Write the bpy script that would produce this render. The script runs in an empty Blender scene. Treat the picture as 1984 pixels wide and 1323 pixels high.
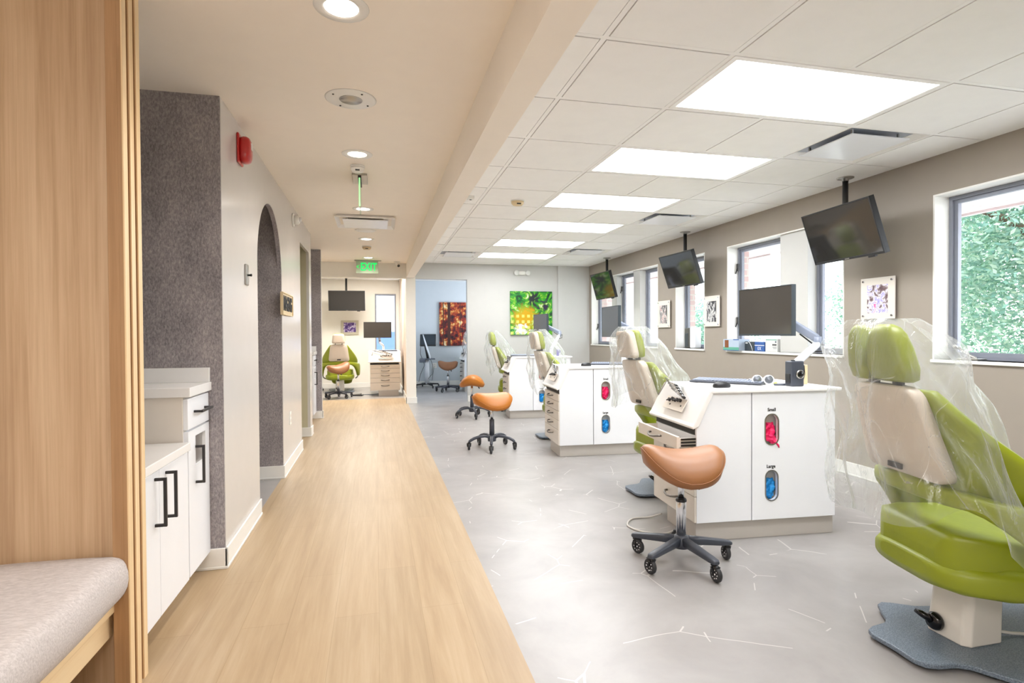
import bpy, bmesh, math, random
from math import sin, cos, pi, sqrt, radians as R, atan2
from mathutils import Vector, Matrix, noise
random.seed(7)
SC = bpy.context.scene
COL = SC.collection
# ---------------------------------------------------------------- colour / materials
def lin(c):
    c = c / 255.0
    return c / 12.92 if c <= .04045 else ((c + .055) / 1.055) ** 2.4
def rgb(r, g, b): return (lin(r), lin(g), lin(b), 1)
MATS = {}
def newmat(name):
    m = bpy.data.materials.new(name); m.use_nodes = True
    nt = m.node_tree; bs = nt.nodes['Principled BSDF']
    MATS[name] = m
    return m, nt, bs
def N(nt, t, **kw):
    n = nt.nodes.new(t)
    for k, v in kw.items():
        if k in n.inputs: n.inputs[k].default_value = v
        else: setattr(n, k, v)
    return n
def L(nt, a, b): nt.links.new(a, b)
def coords(nt, scale=(1, 1, 1), rot=(0, 0, 0), out='Object', loc=(0, 0, 0)):
    tc = N(nt, 'ShaderNodeTexCoord'); mp = N(nt, 'ShaderNodeMapping')
    mp.inputs['Scale'].default_value = scale; mp.inputs['Rotation'].default_value = rot; mp.inputs['Location'].default_value = loc
    L(nt, tc.outputs[out], mp.inputs['Vector'])
    return mp.outputs['Vector']
def ramp(nt, fac, stops, interp='LINEAR'):
    r = N(nt, 'ShaderNodeValToRGB'); r.color_ramp.interpolation = interp
    els = r.color_ramp.elements
    els[0].position, els[0].color = stops[0]
    els[1].position, els[1].color = stops[-1]
    for p, c in stops[1:-1]:
        e = els.new(p); e.color = c
    L(nt, fac, r.inputs['Fac'])
    return r.outputs['Color']
def mix(nt, fac, a, b, mode='MIX'):
    m = N(nt, 'ShaderNodeMix', data_type='RGBA', blend_type=mode)
    for s, v in ((0, fac), (6, a), (7, b)):
        if hasattr(v, 'is_output'): L(nt, v, m.inputs[s])
        else: m.inputs[s].default_value = v
    return m.outputs[2]
def math_(nt, op, a, b=None, c=None):
    m = N(nt, 'ShaderNodeMath', operation=op)
    for i, v in enumerate((a, b, c)):
        if v is None: continue
        if hasattr(v, 'is_output'): L(nt, v, m.inputs[i])
        else: m.inputs[i].default_value = v
    return m.outputs[0]
def bump(nt, bs, h, s=.1, d=.01):
    b = N(nt, 'ShaderNodeBump', Strength=s, Distance=d); L(nt, h, b.inputs['Height']); L(nt, b.outputs[0], bs.inputs['Normal'])
def plain(name, c, rough=.5, metal=0, bumps=None, spec=None, var=.03, coat=0):
    """solid colour with a trace of noise in tone so that nothing is dead flat"""
    m, nt, bs = newmat(name)
    v = coords(nt, (1, 1, 1))
    n = N(nt, 'ShaderNodeTexNoise', Scale=9.0, Detail=3.0); L(nt, v, n.inputs['Vector'])
    lo = tuple(x * (1 - var) for x in c[:3]) + (1,); hi = tuple(min(1, x * (1 + var)) for x in c[:3]) + (1,)
    L(nt, ramp(nt, n.outputs['Fac'], [(.3, lo), (.7, hi)]), bs.inputs['Base Color'])
    bs.inputs['Roughness'].default_value = rough; bs.inputs['Metallic'].default_value = metal
    if spec is not None: bs.inputs['Specular IOR Level'].default_value = spec
    if coat: bs.inputs['Coat Weight'].default_value = coat
    if bumps:
        n2 = N(nt, 'ShaderNodeTexNoise', Scale=bumps[0], Detail=4.0); L(nt, v, n2.inputs['Vector'])
        bump(nt, bs, n2.outputs['Fac'], bumps[1], bumps[2] if len(bumps) > 2 else .004)
    return m
def emis(name, c, s):
    m, nt, bs = newmat(name)
    bs.inputs['Base Color'].default_value = c
    bs.inputs['Emission Color'].default_value = c; bs.inputs['Emission Strength'].default_value = s
    return m
def wood(name, dark, mid, light, axis='z', rough=.5, fine=60, planks=None):
    m, nt, bs = newmat(name)
    sc = {'z': (fine, fine, 1.2), 'y': (fine, 1.2, fine), 'x': (1.2, fine, fine)}[axis]
    v = coords(nt, sc)
    n = N(nt, 'ShaderNodeTexNoise', Scale=1.0, Detail=6.0, Roughness=.65, Distortion=.3); L(nt, v, n.inputs['Vector'])
    sc2 = tuple(s * .12 if s > 2 else s * .5 for s in sc)
    v2 = coords(nt, sc2)
    n2 = N(nt, 'ShaderNodeTexNoise', Scale=1.0, Detail=3.0, Distortion=1.2); L(nt, v2, n2.inputs['Vector'])
    f = math_(nt, 'ADD', math_(nt, 'MULTIPLY', n.outputs['Fac'], .6), math_(nt, 'MULTIPLY', n2.outputs['Fac'], .4))
    c = ramp(nt, f, [(.36, dark), (.5, mid), (.64, light)])
    if planks:
        v3 = coords(nt, (1, 1, 1), (0, 0, pi / 2))
        b = N(nt, 'ShaderNodeTexBrick', Scale=1.0, offset=.37, squash=1.0)
        b.inputs['Color1'].default_value = (.97, .97, .97, 1); b.inputs['Color2'].default_value = (1.03, 1.025, 1.02, 1)
        b.inputs['Mortar'].default_value = (.84, .82, .78, 1)
        b.inputs['Mortar Size'].default_value = .0012; b.inputs['Brick Width'].default_value = planks[0]; b.inputs['Row Height'].default_value = planks[1]
        L(nt, v3, b.inputs['Vector'])
        c = mix(nt, 1.0, c, b.outputs['Color'], 'MULTIPLY')
    L(nt, c, bs.inputs['Base Color']); bs.inputs['Roughness'].default_value = rough
    bump(nt, bs, n.outputs['Fac'], .04, .002)
    return m
def build_materials():
    plain('annex_wall', rgb(240, 236, 228), .5, var=.01)
    plain('wall_white', rgb(205, 204, 201), .38, bumps=(160, .05, .001), var=.01)
    plain('wall_gloss', rgb(212, 208, 204), .22, var=.01)
    plain('ceiling_paint', rgb(252, 243, 231), .6, bumps=(200, .04, .001), var=.008)
    plain('taupe', rgb(158, 148, 137), .55, bumps=(160, .05, .001), var=.015)
    plain('khaki', rgb(196, 190, 160), .6, var=.02)
    plain('cool_wall', rgb(206, 212, 216), .55, bumps=(160, .05, .001), var=.01)
    plain('trim_white', rgb(240, 238, 233), .35, var=.01)
    plain('tile', rgb(250, 248, 246), .8, bumps=(260, .12, .002), var=.015)
    plain('tee', rgb(250, 248, 246), .45, var=.01)
    plain('plenum', rgb(70, 68, 66), .9)
    plain('lam_white', rgb(244, 245, 249), .32, var=.008)
    plain('lam_warm', rgb(228, 219, 208), .38, var=.015)
    plain('counter', rgb(240, 238, 236), .22, var=.012)
    plain('toe', rgb(196, 189, 182), .5, var=.02)
    plain('toe_wood', rgb(190, 165, 130), .6, var=.04)
    plain('dark_metal', rgb(62, 60, 60), .42, .6)
    plain('black', rgb(28, 28, 30), .42)
    plain('black_gloss', rgb(14, 14, 16), .12)
    plain('rubber', rgb(48, 48, 50), .55)
    plain('base_grey', rgb(66, 70, 80), .38, var=.05)
    plain('chrome', rgb(225, 226, 230), .13, 1.0)
    plain('steel', rgb(178, 175, 170), .3, 1.0)
    plain('alu', rgb(196, 202, 214), .35, .35)
    plain('arm_white', rgb(228, 231, 236), .35)
    plain('arm_grey', rgb(140, 148, 166), .4)
    plain('bronze', rgb(140, 144, 156), .45, .1)
    plain('screen', rgb(70, 66, 62), .16, spec=.55, var=.01)
    plain('tv_screen', rgb(44, 42, 40), .07, spec=.7, var=.01)
    plain('device_screen', rgb(40, 50, 58), .12)
    plain('red', rgb(190, 34, 34), .28, coat=.4)
    plain('clear_lens', rgb(225, 225, 222), .1)
    plain('beige', rgb(214, 200, 184), .4, var=.02)
    plain('post_white', rgb(232, 226, 218), .35, var=.01)
    plain('lime', rgb(140, 150, 26), .38, bumps=(38, .10, .006), var=.05)
    plain('lime_shaded', rgb(92, 104, 16), .5)  # shaded copy of the lime vinyl
    plain('tan', rgb(150, 99, 59), .42, bumps=(220, .06, .001), var=.06)
    plain('amber', rgb(182, 110, 32), .42, bumps=(220, .06, .001), var=.06)
    plain('brown_leather', rgb(140, 92, 58), .45, var=.06)
    plain('pink', rgb(235, 20, 95), .5, bumps=(40, .4, .01), var=.1)
    plain('blue_nitrile', rgb(20, 140, 215), .5, bumps=(40, .4, .01), var=.12)
    plain('mirror', rgb(150, 155, 165), .08, .7)
    plain('paper', rgb(214, 214, 212), .6)
    plain('mat_board', rgb(226, 219, 210), .4, var=.01)
    plain('ink', rgb(24, 24, 26), .6)
    plain('purple', rgb(92, 78, 150), .2)
    plain('neon_yellow', rgb(214, 230, 120), .5)
    plain('orange_tip', rgb(230, 140, 40), .5)
    plain('box_blue', rgb(52, 92, 160), .5)
    plain('box_dark', rgb(52, 60, 66), .5)
    plain('pull', rgb(128, 122, 116), .3, .8)
    plain('box_brown', rgb(126, 70, 30), .6)
    plain('box_teal', rgb(92, 164, 140), .5)
    plain('box_pale', rgb(176, 190, 208), .5)
    plain('soap_window', rgb(84, 84, 80), .25)
    plain('cable_white', rgb(210, 206, 200), .5)
    plain('gold_edge', rgb(222, 200, 160), .5)
    plain('screen_border', rgb(196, 190, 172), .5)
    plain('soffit', rgb(226, 214, 214), .6)
    plain('bark', rgb(96, 80, 64), .9)
    plain('outer_wall', rgb(150, 154, 164), .8)
    plain('outer_low', rgb(70, 92, 132), .8)
    plain('bounce_pavement', rgb(205, 202, 198), .95, var=.2)  # light grey pavement, toned to reflect light up onto the ceiling
    plain('mic_grey', rgb(92, 98, 110), .5)
    emis('panel_light', (1, .99, .97, 1), 5.0)
    emis('can_light', (1, .92, .82, 1), 9.0)
    emis('exit_green', (.0, .55, .10, 1), 1.0)
    emis('exit_edge', (.30, .9, .30, 1), .9)
    plain('acrylic', rgb(186, 205, 178), .15)
    # cushion cloth
    m, nt, bs = newmat('cushion'); v = coords(nt, (14, 60, 60))
    n = N(nt, 'ShaderNodeTexNoise', Scale=3.0, Detail=6.0, Roughness=.7); L(nt, v, n.inputs['Vector'])
    L(nt, ramp(nt, n.outputs['Fac'], [(.3, rgb(178, 170, 168)), (.7, rgb(216, 209, 207))]), bs.inputs['Base Color'])
    bs.inputs['Roughness'].default_value = .95; bump(nt, bs, n.outputs['Fac'], .25, .003)
    # slate wallpaper
    m, nt, bs = newmat('wallpaper'); v = coords(nt, (85, 85, 40))
    n = N(nt, 'ShaderNodeTexNoise', Scale=1.5, Detail=8.0, Roughness=.72, Distortion=.5); L(nt, v, n.inputs['Vector'])
    v2 = coords(nt, (5, 5, 3)); n2 = N(nt, 'ShaderNodeTexNoise', Scale=1.5, Detail=5.0); L(nt, v2, n2.inputs['Vector'])
    f = math_(nt, 'ADD', math_(nt, 'MULTIPLY', n.outputs['Fac'], .78), math_(nt, 'MULTIPLY', n2.outputs['Fac'], .22))
    L(nt, ramp(nt, f, [(.36, rgb(112, 106, 110)), (.5, rgb(150, 143, 145)), (.64, rgb(184, 175, 174))]), bs.inputs['Base Color'])
    bs.inputs['Roughness'].default_value = .6; bump(nt, bs, n.outputs['Fac'], .2, .003)
    # woods
    wood('oak', rgb(184, 150, 116), rgb(202, 169, 134), rgb(216, 186, 152), 'z', .5, 55)
    wood('oak_brown_and_shade', rgb(160, 120, 82), rgb(174, 134, 94), rgb(188, 148, 108), 'z', .5, 50)  # brown oak of the post, also the shaded tone of the slat sides
    wood('oak_lit', rgb(228, 196, 148), rgb(238, 208, 162), rgb(246, 220, 178), 'z', .4, 50)  # lit copy of the slat oak, light put into the colour
    wood('ply_y', rgb(222, 190, 144), rgb(233, 203, 158), rgb(240, 214, 172), 'y', .5, 30)
    wood('floor_oak', rgb(168, 143, 112), rgb(179, 155, 123), rgb(190, 168, 138), 'y', .42, 24, planks=(1.22, .18))
    wood('mural', rgb(120, 92, 74), rgb(196, 174, 152), rgb(238, 228, 214), 'z', .6, 22)
    # stone vinyl with thin pale veins
    m, nt, bs = newmat('floor_stone'); v = coords(nt, (1, 1, 1))
    n = N(nt, 'ShaderNodeTexNoise', Scale=2.2, Detail=7.0, Roughness=.6, Distortion=.4); L(nt, v, n.inputs['Vector'])
    base = ramp(nt, n.outputs['Fac'], [(.3, rgb(146, 142, 140)), (.5, rgb(158, 154, 152)), (.7, rgb(168, 165, 163))])
    wv = N(nt, 'ShaderNodeTexNoise', Scale=1.7, Detail=3.0); L(nt, v, wv.inputs['Vector'])
    vv = N(nt, 'ShaderNodeVectorMath', operation='MULTIPLY_ADD'); vv.inputs[1].default_value = (.06, .06, .06)
    L(nt, wv.outputs['Color'], vv.inputs[0]); L(nt, v, vv.inputs[2])
    vo = N(nt, 'ShaderNodeTexVoronoi', feature='DISTANCE_TO_EDGE', Scale=2.7); L(nt, vv.outputs[0], vo.inputs['Vector'])
    thin = math_(nt, 'LESS_THAN', vo.outputs['Distance'], .0062)
    mk = N(nt, 'ShaderNodeTexNoise', Scale=4.5, Detail=1.0); L(nt, coords(nt, (1, 1, 1), loc=(3, 5, 0)), mk.inputs['Vector'])
    vein = math_(nt, 'MULTIPLY', thin, math_(nt, 'MULTIPLY', math_(nt, 'GREATER_THAN', mk.outputs['Fac'], .54), .8))
    L(nt, mix(nt, vein, base, rgb(205, 202, 198)), bs.inputs['Base Color']); bs.inputs['Roughness'].default_value = .34
    # powder coated plate
    m, nt, bs = newmat('plate'); v = coords(nt, (1, 1, 1))
    n = N(nt, 'ShaderNodeTexNoise', Scale=260.0, Detail=2.0); L(nt, v, n.inputs['Vector'])
    L(nt, ramp(nt, n.outputs['Fac'], [(.4, rgb(96, 108, 122)), (.62, rgb(132, 144, 158))]), bs.inputs['Base Color'])
    bs.inputs['Roughness'].default_value = .42; bump(nt, bs, n.outputs['Fac'], .3, .002)
    # clear film: mostly see-through, whiter along creases and seen at a slant
    m, nt, bs = newmat('film'); nt.nodes.remove(bs); out = nt.nodes['Material Output']
    v = coords(nt, (1, 1, .35))
    n = N(nt, 'ShaderNodeTexNoise', Scale=7.0, Detail=5.0, Roughness=.6, Distortion=1.2); L(nt, v, n.inputs['Vector'])
    crease = ramp(nt, n.outputs['Fac'], [(.485, (0, 0, 0, 1)), (.5, (1, 1, 1, 1)), (.515, (0, 0, 0, 1))])
    bp = N(nt, 'ShaderNodeBump', Strength=.6, Distance=.02); L(nt, n.outputs['Fac'], bp.inputs['Height'])
    vz = N(nt, 'ShaderNodeTexVoronoi', feature='DISTANCE_TO_EDGE', Scale=5.5); wv = N(nt, 'ShaderNodeTexNoise', Scale=3.0, Detail=2.0)
    vm = N(nt, 'ShaderNodeVectorMath', operation='MULTIPLY_ADD'); vm.inputs[1].default_value = (.07, .07, .07); L(nt, v, wv.inputs['Vector']); L(nt, wv.outputs['Color'], vm.inputs[0]); L(nt, v, vm.inputs[2]); L(nt, vm.outputs[0], vz.inputs['Vector'])
    line = math_(nt, 'MULTIPLY', math_(nt, 'LESS_THAN', vz.outputs['Distance'], .0055), math_(nt, 'GREATER_THAN', wv.outputs['Fac'], .46))
    b2 = N(nt, 'ShaderNodeBump', Strength=.7, Distance=.05); L(nt, vz.outputs['Distance'], b2.inputs['Height']); L(nt, bp.outputs[0], b2.inputs['Normal']); bp = b2
    lw = N(nt, 'ShaderNodeLayerWeight', Blend=.30); L(nt, bp.outputs[0], lw.inputs['Normal'])
    tr = N(nt, 'ShaderNodeBsdfTransparent'); tr.inputs[0].default_value = (.97, .98, .98, 1)
    gl = N(nt, 'ShaderNodeBsdfGlossy', Roughness=.12); L(nt, bp.outputs[0], gl.inputs['Normal'])
    df = N(nt, 'ShaderNodeBsdfDiffuse'); df.inputs[0].default_value = (.93, .95, .97, 1)
    tl = N(nt, 'ShaderNodeBsdfTranslucent'); tl.inputs[0].default_value = (.93, .95, .97, 1)
    m1 = N(nt, 'ShaderNodeMixShader', Fac=.5); L(nt, df.outputs[0], m1.inputs[1]); L(nt, tl.outputs[0], m1.inputs[2])
    m2 = N(nt, 'ShaderNodeMixShader', Fac=.35); L(nt, m1.outputs[0], m2.inputs[1]); L(nt, gl.outputs[0], m2.inputs[2])
    f = math_(nt, 'ADD', math_(nt, 'MULTIPLY', lw.outputs['Facing'], .55), math_(nt, 'MULTIPLY', crease, .12))
    f = math_(nt, 'ADD', f, math_(nt, 'MULTIPLY', line, .20)); f = math_(nt, 'MINIMUM', math_(nt, 'ADD', f, .08), .85)
    m3 = N(nt, 'ShaderNodeMixShader'); L(nt, f, m3.inputs[0]); L(nt, tr.outputs[0], m3.inputs[1]); L(nt, m2.outputs[0], m3.inputs[2])
    L(nt, m3.outputs[0], out.inputs['Surface'])
    # window glass
    m, nt, bs = newmat('glass'); nt.nodes.remove(bs); out = nt.nodes['Material Output']
    tr = N(nt, 'ShaderNodeBsdfTransparent'); tr.inputs[0].default_value = (.97, .985, .98, 1)
    gl = N(nt, 'ShaderNodeBsdfGlossy', Roughness=.02); lw = N(nt, 'ShaderNodeLayerWeight', Blend=.5); fr_ = math_(nt, 'ADD', math_(nt, 'MULTIPLY', math_(nt, 'POWER', lw.outputs['Facing'], 4.0), .35), .015)
    ms = N(nt, 'ShaderNodeMixShader'); L(nt, fr_, ms.inputs[0]); L(nt, tr.outputs[0], ms.inputs[1]); L(nt, gl.outputs[0], ms.inputs[2])
    L(nt, ms.outputs[0], out.inputs['Surface'])
    # leaves
    m, nt, bs = newmat('leaf'); oi = N(nt, 'ShaderNodeNewGeometry')
    L(nt, ramp(nt, oi.outputs['Random Per Island'], [(.0, rgb(94, 134, 130)), (.5, rgb(138, 170, 160)), (1, rgb(208, 222, 200))]), bs.inputs['Base Color'])
    bs.inputs['Roughness'].default_value = .6
    if 'Transmission Weight' in bs.inputs: bs.inputs['Subsurface Weight'].default_value = 0
    tl = N(nt, 'ShaderNodeBsdfTranslucent'); tl.inputs[0].default_value = rgb(98, 138, 98)
    ms = N(nt, 'ShaderNodeMixShader', Fac=.45); L(nt, bs.outputs[0], ms.inputs[1]); L(nt, tl.outputs[0], ms.inputs[2])
    L(nt, ms.outputs[0], nt.nodes['Material Output'].inputs['Surface'])
    # brick
    m, nt, bs = newmat('brick'); v = coords(nt, (1, 1, 1), (pi / 2, 0, 0))
    tc = N(nt, 'ShaderNodeTexCoord'); sx = N(nt, 'ShaderNodeSeparateXYZ'); L(nt, tc.outputs['Object'], sx.inputs[0])
    cx = N(nt, 'ShaderNodeCombineXYZ'); L(nt, math_(nt, 'ADD', sx.outputs[0], sx.outputs[1]), cx.inputs[0]); L(nt, sx.outputs[2], cx.inputs[1])
    b = N(nt, 'ShaderNodeTexBrick', Scale=1.0); L(nt, cx.outputs[0], b.inputs['Vector'])
    b.inputs['Color1'].default_value = rgb(206, 176, 172); b.inputs['Color2'].default_value = rgb(222, 196, 192); b.inputs['Mortar'].default_value = rgb(214, 206, 198)
    b.inputs['Mortar Size'].default_value = .008; b.inputs['Brick Width'].default_value = .2; b.inputs['Row Height'].default_value = .07
    L(nt, b.outputs['Color'], bs.inputs['Base Color']); bs.inputs['Roughness'].default_value = .85
    # pictures
    def picture(name, scale, stops, dist=.45, axis_scale=(1, 1, 1), rough=.35):
        m, nt, bs = newmat(name); v = coords(nt, axis_scale)
        n = N(nt, 'ShaderNodeTexNoise', Scale=scale, Detail=4.0, Distortion=dist, Roughness=.6); L(nt, v, n.inputs['Vector'])
        L(nt, ramp(nt, n.outputs['Fac'], stops), bs.inputs['Base Color']); bs.inputs['Roughness'].default_value = rough
        return nt, bs, n, v
    picture('photo_pink', 16, [(.3, rgb(70, 50, 60)), (.42, rgb(120, 96, 100)), (.5, rgb(235, 230, 240)), (.56, rgb(150, 140, 210)), (.62, rgb(245, 240, 248)), (.7, rgb(240, 90, 160))])
    picture('photo_mono', 20, [(.35, rgb(30, 30, 34)), (.47, rgb(70, 70, 78)), (.52, rgb(230, 228, 226)), (.6, rgb(120, 120, 126)), (.7, rgb(245, 243, 240))], axis_scale=(1, 1, .5))
    picture('photo_group', 22, [(.35, rgb(60, 56, 60)), (.48, rgb(130, 126, 128)), (.53, rgb(235, 230, 228)), (.6, rgb(170, 110, 110)), (.7, rgb(240, 238, 236))], axis_scale=(1, 1, .45))
    picture('photo_violet', 18, [(.35, rgb(60, 40, 110)), (.5, rgb(110, 80, 160)), (.58, rgb(230, 222, 240)), (.7, rgb(130, 110, 180))])
    # green abstract canvas (object space: x across, z up, centre 0)
    nt, bs, n, v = picture('abstract_green', 5.0, [(.28, rgb(10, 34, 26)), (.40, rgb(14, 74, 34)), (.47, rgb(28, 140, 44)), (.54, rgb(74, 168, 30)), (.61, rgb(150, 190, 60)), (.72, rgb(220, 228, 210))], 2.5)
    colr = [l for l in nt.links if l.to_socket == bs.inputs['Base Color']][0].from_socket
    sx = N(nt, 'ShaderNodeSeparateXYZ'); L(nt, v, sx.inputs[0])
    def blob(x, z, r, soft=.5):
        d = math_(nt, 'SQRT', math_(nt, 'ADD', math_(nt, 'POWER', math_(nt, 'SUBTRACT', sx.outputs[0], x), 2.0), math_(nt, 'POWER', math_(nt, 'SUBTRACT', sx.outputs[2], z), 2.0)))
        d = math_(nt, 'ADD', d, math_(nt, 'MULTIPLY', math_(nt, 'SUBTRACT', n.outputs['Fac'], .5), .5))
        mr = N(nt, 'ShaderNodeMapRange'); mr.inputs['From Min'].default_value = r; mr.inputs['From Max'].default_value = r * soft; L(nt, d, mr.inputs['Value'])
        return mr.outputs[0]
    colr = mix(nt, blob(-.12, -.10, .26), colr, rgb(205, 160, 10)); colr = mix(nt, blob(0.02, .26, .12), colr, rgb(40, 44, 52))
    colr = mix(nt, blob(.24, .12, .11), colr, rgb(52, 40, 70)); colr = mix(nt, blob(-.2, -.30, .12), colr, rgb(240, 240, 245))
    fx = math_(nt, 'LESS_THAN', math_(nt, 'FRACT', math_(nt, 'MULTIPLY', math_(nt, 'ADD', sx.outputs[0], .38), 10.0)), .5)
    fz = math_(nt, 'LESS_THAN', math_(nt, 'FRACT', math_(nt, 'MULTIPLY', math_(nt, 'ADD', sx.outputs[2], .38), 10.0)), .5)
    zone = math_(nt, 'MULTIPLY', math_(nt, 'LESS_THAN', sx.outputs[2], 0.0), math_(nt, 'LESS_THAN', sx.outputs[0], .10))
    sq = math_(nt, 'MULTIPLY', math_(nt, 'MULTIPLY', fx, fz), math_(nt, 'MULTIPLY', zone, .75))
    L(nt, mix(nt, sq, colr, rgb(222, 240, 120)), bs.inputs['Base Color'])
    # autumn canvas: plain trunks in red and gold haze
    nt, bs, n, v = picture('autumn', 8.0, [(.34, rgb(30, 16, 28)), (.44, rgb(92, 24, 26)), (.5, rgb(150, 44, 30)), (.56, rgb(196, 98, 40)), (.62, rgb(232, 190, 110)), (.7, rgb(240, 232, 210))], .25)
    colr = [l for l in nt.links if l.to_socket == bs.inputs['Base Color']][0].from_socket
    sx = N(nt, 'ShaderNodeSeparateXYZ'); L(nt, v, sx.inputs[0])
    for x0, w in ((-.09, .045), (-.22, .022), (.17, .02)):
        d = math_(nt, 'ABSOLUTE', math_(nt, 'SUBTRACT', sx.outputs[0], x0))
        colr = mix(nt, math_(nt, 'LESS_THAN', math_(nt, 'ADD', d, math_(nt, 'MULTIPLY', n.outputs['Fac'], .02)), w), colr, rgb(74, 36, 28))
    L(nt, colr, bs.inputs['Base Color'])
build_materials()
M = MATS
# ---------------------------------------------------------------- mesh builder
def smooth(pts, k=6):
    P = [Vector(p) for p in pts]; P = [P[0] * 2 - P[1]] + P + [P[-1] * 2 - P[-2]]; out = []
    for i in range(1, len(P) - 2):
        for j in range(k):
            t = j / k; a, b, c, d = P[i - 1:i + 3]
            out.append(.5 * ((2 * b) + (c - a) * t + (2 * a - 5 * b + 4 * c - d) * t * t + (3 * b - a - 3 * c + d) * t ** 3))
    return out + [P[-2]]
class MB:
    def __init__(s): s.v = []; s.f = []; s.sm = []
    def add(s, vs, fs, smooth=False):
        o = len(s.v); s.v += [tuple(map(float, p)) for p in vs]
        for f in fs: s.f.append(tuple(o + i for i in f)); s.sm.append(smooth)
        return s
    def box(s, x0, x1, y0, y1, z0, z1):
        x0, x1 = sorted((x0, x1)); y0, y1 = sorted((y0, y1)); z0, z1 = sorted((z0, z1))
        v = [(x0, y0, z0), (x1, y0, z0), (x1, y1, z0), (x0, y1, z0), (x0, y0, z1), (x1, y0, z1), (x1, y1, z1), (x0, y1, z1)]
        return s.add(v, [(0, 3, 2, 1), (4, 5, 6, 7), (0, 1, 5, 4), (1, 2, 6, 5), (2, 3, 7, 6), (3, 0, 4, 7)])
    def hexa(s, v8): return s.add(v8, [(0, 3, 2, 1), (4, 5, 6, 7), (0, 1, 5, 4), (1, 2, 6, 5), (2, 3, 7, 6), (3, 0, 4, 7)])
    def loft(s, rings, cap=True, smooth=True, closed=True):
        n = len(rings[0]); vs = [p for r in rings for p in r]; fs = []
        for i in range(len(rings) - 1):
            for j in range(n if closed else n - 1):
                k = (j + 1) % n
                fs.append((i * n + j, i * n + k, (i + 1) * n + k, (i + 1) * n + j))
        o = len(s.v); s.add(vs, fs, smooth)
        if cap:
            s.f.append(tuple(o + j for j in reversed(range(n)))); s.sm.append(False)
            s.f.append(tuple(o + (len(rings) - 1) * n + j for j in range(n))); s.sm.append(False)
        return s
    def tube(s, path, r, n=10, cap=True, smooth=True, flat=1.0):
        path = [Vector(p) for p in path]; rs = r if isinstance(r, (list, tuple)) else [r] * len(path)
        rings = []; up = None
        for i, p in enumerate(path):
            t = (path[min(i + 1, len(path) - 1)] - path[max(i - 1, 0)]).normalized()
            if up is None:
                up = Vector((0, 0, 1)) if abs(t.z) < .9 else Vector((0, 1, 0))
            a = t.cross(up)
            if a.length < 1e-5: a = t.cross(Vector((1, 0, 0)))
            a.normalize(); b = a.cross(t).normalized(); up = b
            rings.append([p + a * (rs[i] * cos(2 * pi * k / n)) + b * (rs[i] * flat * sin(2 * pi * k / n)) for k in range(n)])
        return s.loft(rings, cap, smooth)
    def cyl(s, p0, p1, r0, r1=None, n=20, smooth=True):
        return s.tube([p0, p1], [r0, r0 if r1 is None else r1], n, True, smooth)
    def lathe(s, prof, c=(0, 0, 0), n=28, ax='z', smooth=True):
        rings = []
        for r, h in prof:
            ring = []
            for k in range(n):
                a = 2 * pi * k / n; p = (r * cos(a), r * sin(a), h)
                if ax == 'y': p = (p[0], -p[2], p[1])
                if ax == 'x': p = (p[2], p[0], p[1])
                ring.append((p[0] + c[0], p[1] + c[1], p[2] + c[2]))
            rings.append(ring)
        return s.loft(rings, True, smooth)
    def prism(s, poly, a0, a1, ax='z'):
        def P(u, v, w):
            return {'z': (u, v, w), 'y': (u, w, v), 'x': (w, u, v)}[ax]
        n = len(poly)
        vs = [P(u, v, a0) for u, v in poly] + [P(u, v, a1) for u, v in poly]
        fs = [tuple(reversed(range(n))), tuple(range(n, 2 * n))] + [(i, (i + 1) % n, n + (i + 1) % n, n + i) for i in range(n)]
        return s.add(vs, fs)
    def grid(s, fn, nu, nv, smooth=True, wrap_u=False):
        vs = [fn(i / (nu if wrap_u else nu - 1), j / (nv - 1)) for j in range(nv) for i in range(nu)]
        fs = []
        for j in range(nv - 1):
            for i in range(nu if wrap_u else nu - 1):
                k = (i + 1) % nu
                fs.append((j * nu + i, j * nu + k, (j + 1) * nu + k, (j + 1) * nu + i))
        return s.add(vs, fs, smooth)
    def xf(s, m):
        s.v = [tuple(m @ Vector(p)) for p in s.v]; return s
    def mesh(s, name):
        me = bpy.data.meshes.new(name); me.from_pydata(s.v, [], s.f)
        me.polygons.foreach_set('use_smooth', s.sm)
        bm = bmesh.new(); bm.from_mesh(me); bmesh.ops.recalc_face_normals(bm, faces=bm.faces); bm.to_mesh(me); bm.free()
        me.update(); return me
def obj(name, mb, m, parent=None, bevel=0, seg=2, sub=0, solid=0, kind=None):
    me = mb.mesh(name) if isinstance(mb, MB) else mb
    me.materials.append(M[m] if isinstance(m, str) else m)
    o = bpy.data.objects.new(name, me); COL.objects.link(o)
    if parent: o.parent = parent
    if solid:
        md = o.modifiers.new('s', 'SOLIDIFY'); md.thickness = solid; md.offset = 0
    if bevel:
        md = o.modifiers.new('b', 'BEVEL'); md.width = bevel; md.segments = seg; md.limit_method = 'ANGLE'; md.angle_limit = R(35)
    if sub:
        md = o.modifiers.new('u', 'SUBSURF'); md.levels = sub; md.render_levels = sub
    if kind: o['kind'] = kind
    return o
def struct(name, mb, m, parent=None, bevel=0):
    return obj(name, mb, m, parent, bevel, kind='structure')
def thing(name, label, cat, loc=(0, 0, 0), rotz=0, group=None):
    o = bpy.data.objects.new(name, None); COL.objects.link(o)
    o.location = loc; o.rotation_euler = (0, 0, rotz); o.empty_display_size = .05
    return tag(o, label, cat, group)
def tag(o, label, cat, group=None):
    o['label'] = label; o['category'] = cat
    if group: o['group'] = group
    return o
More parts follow.
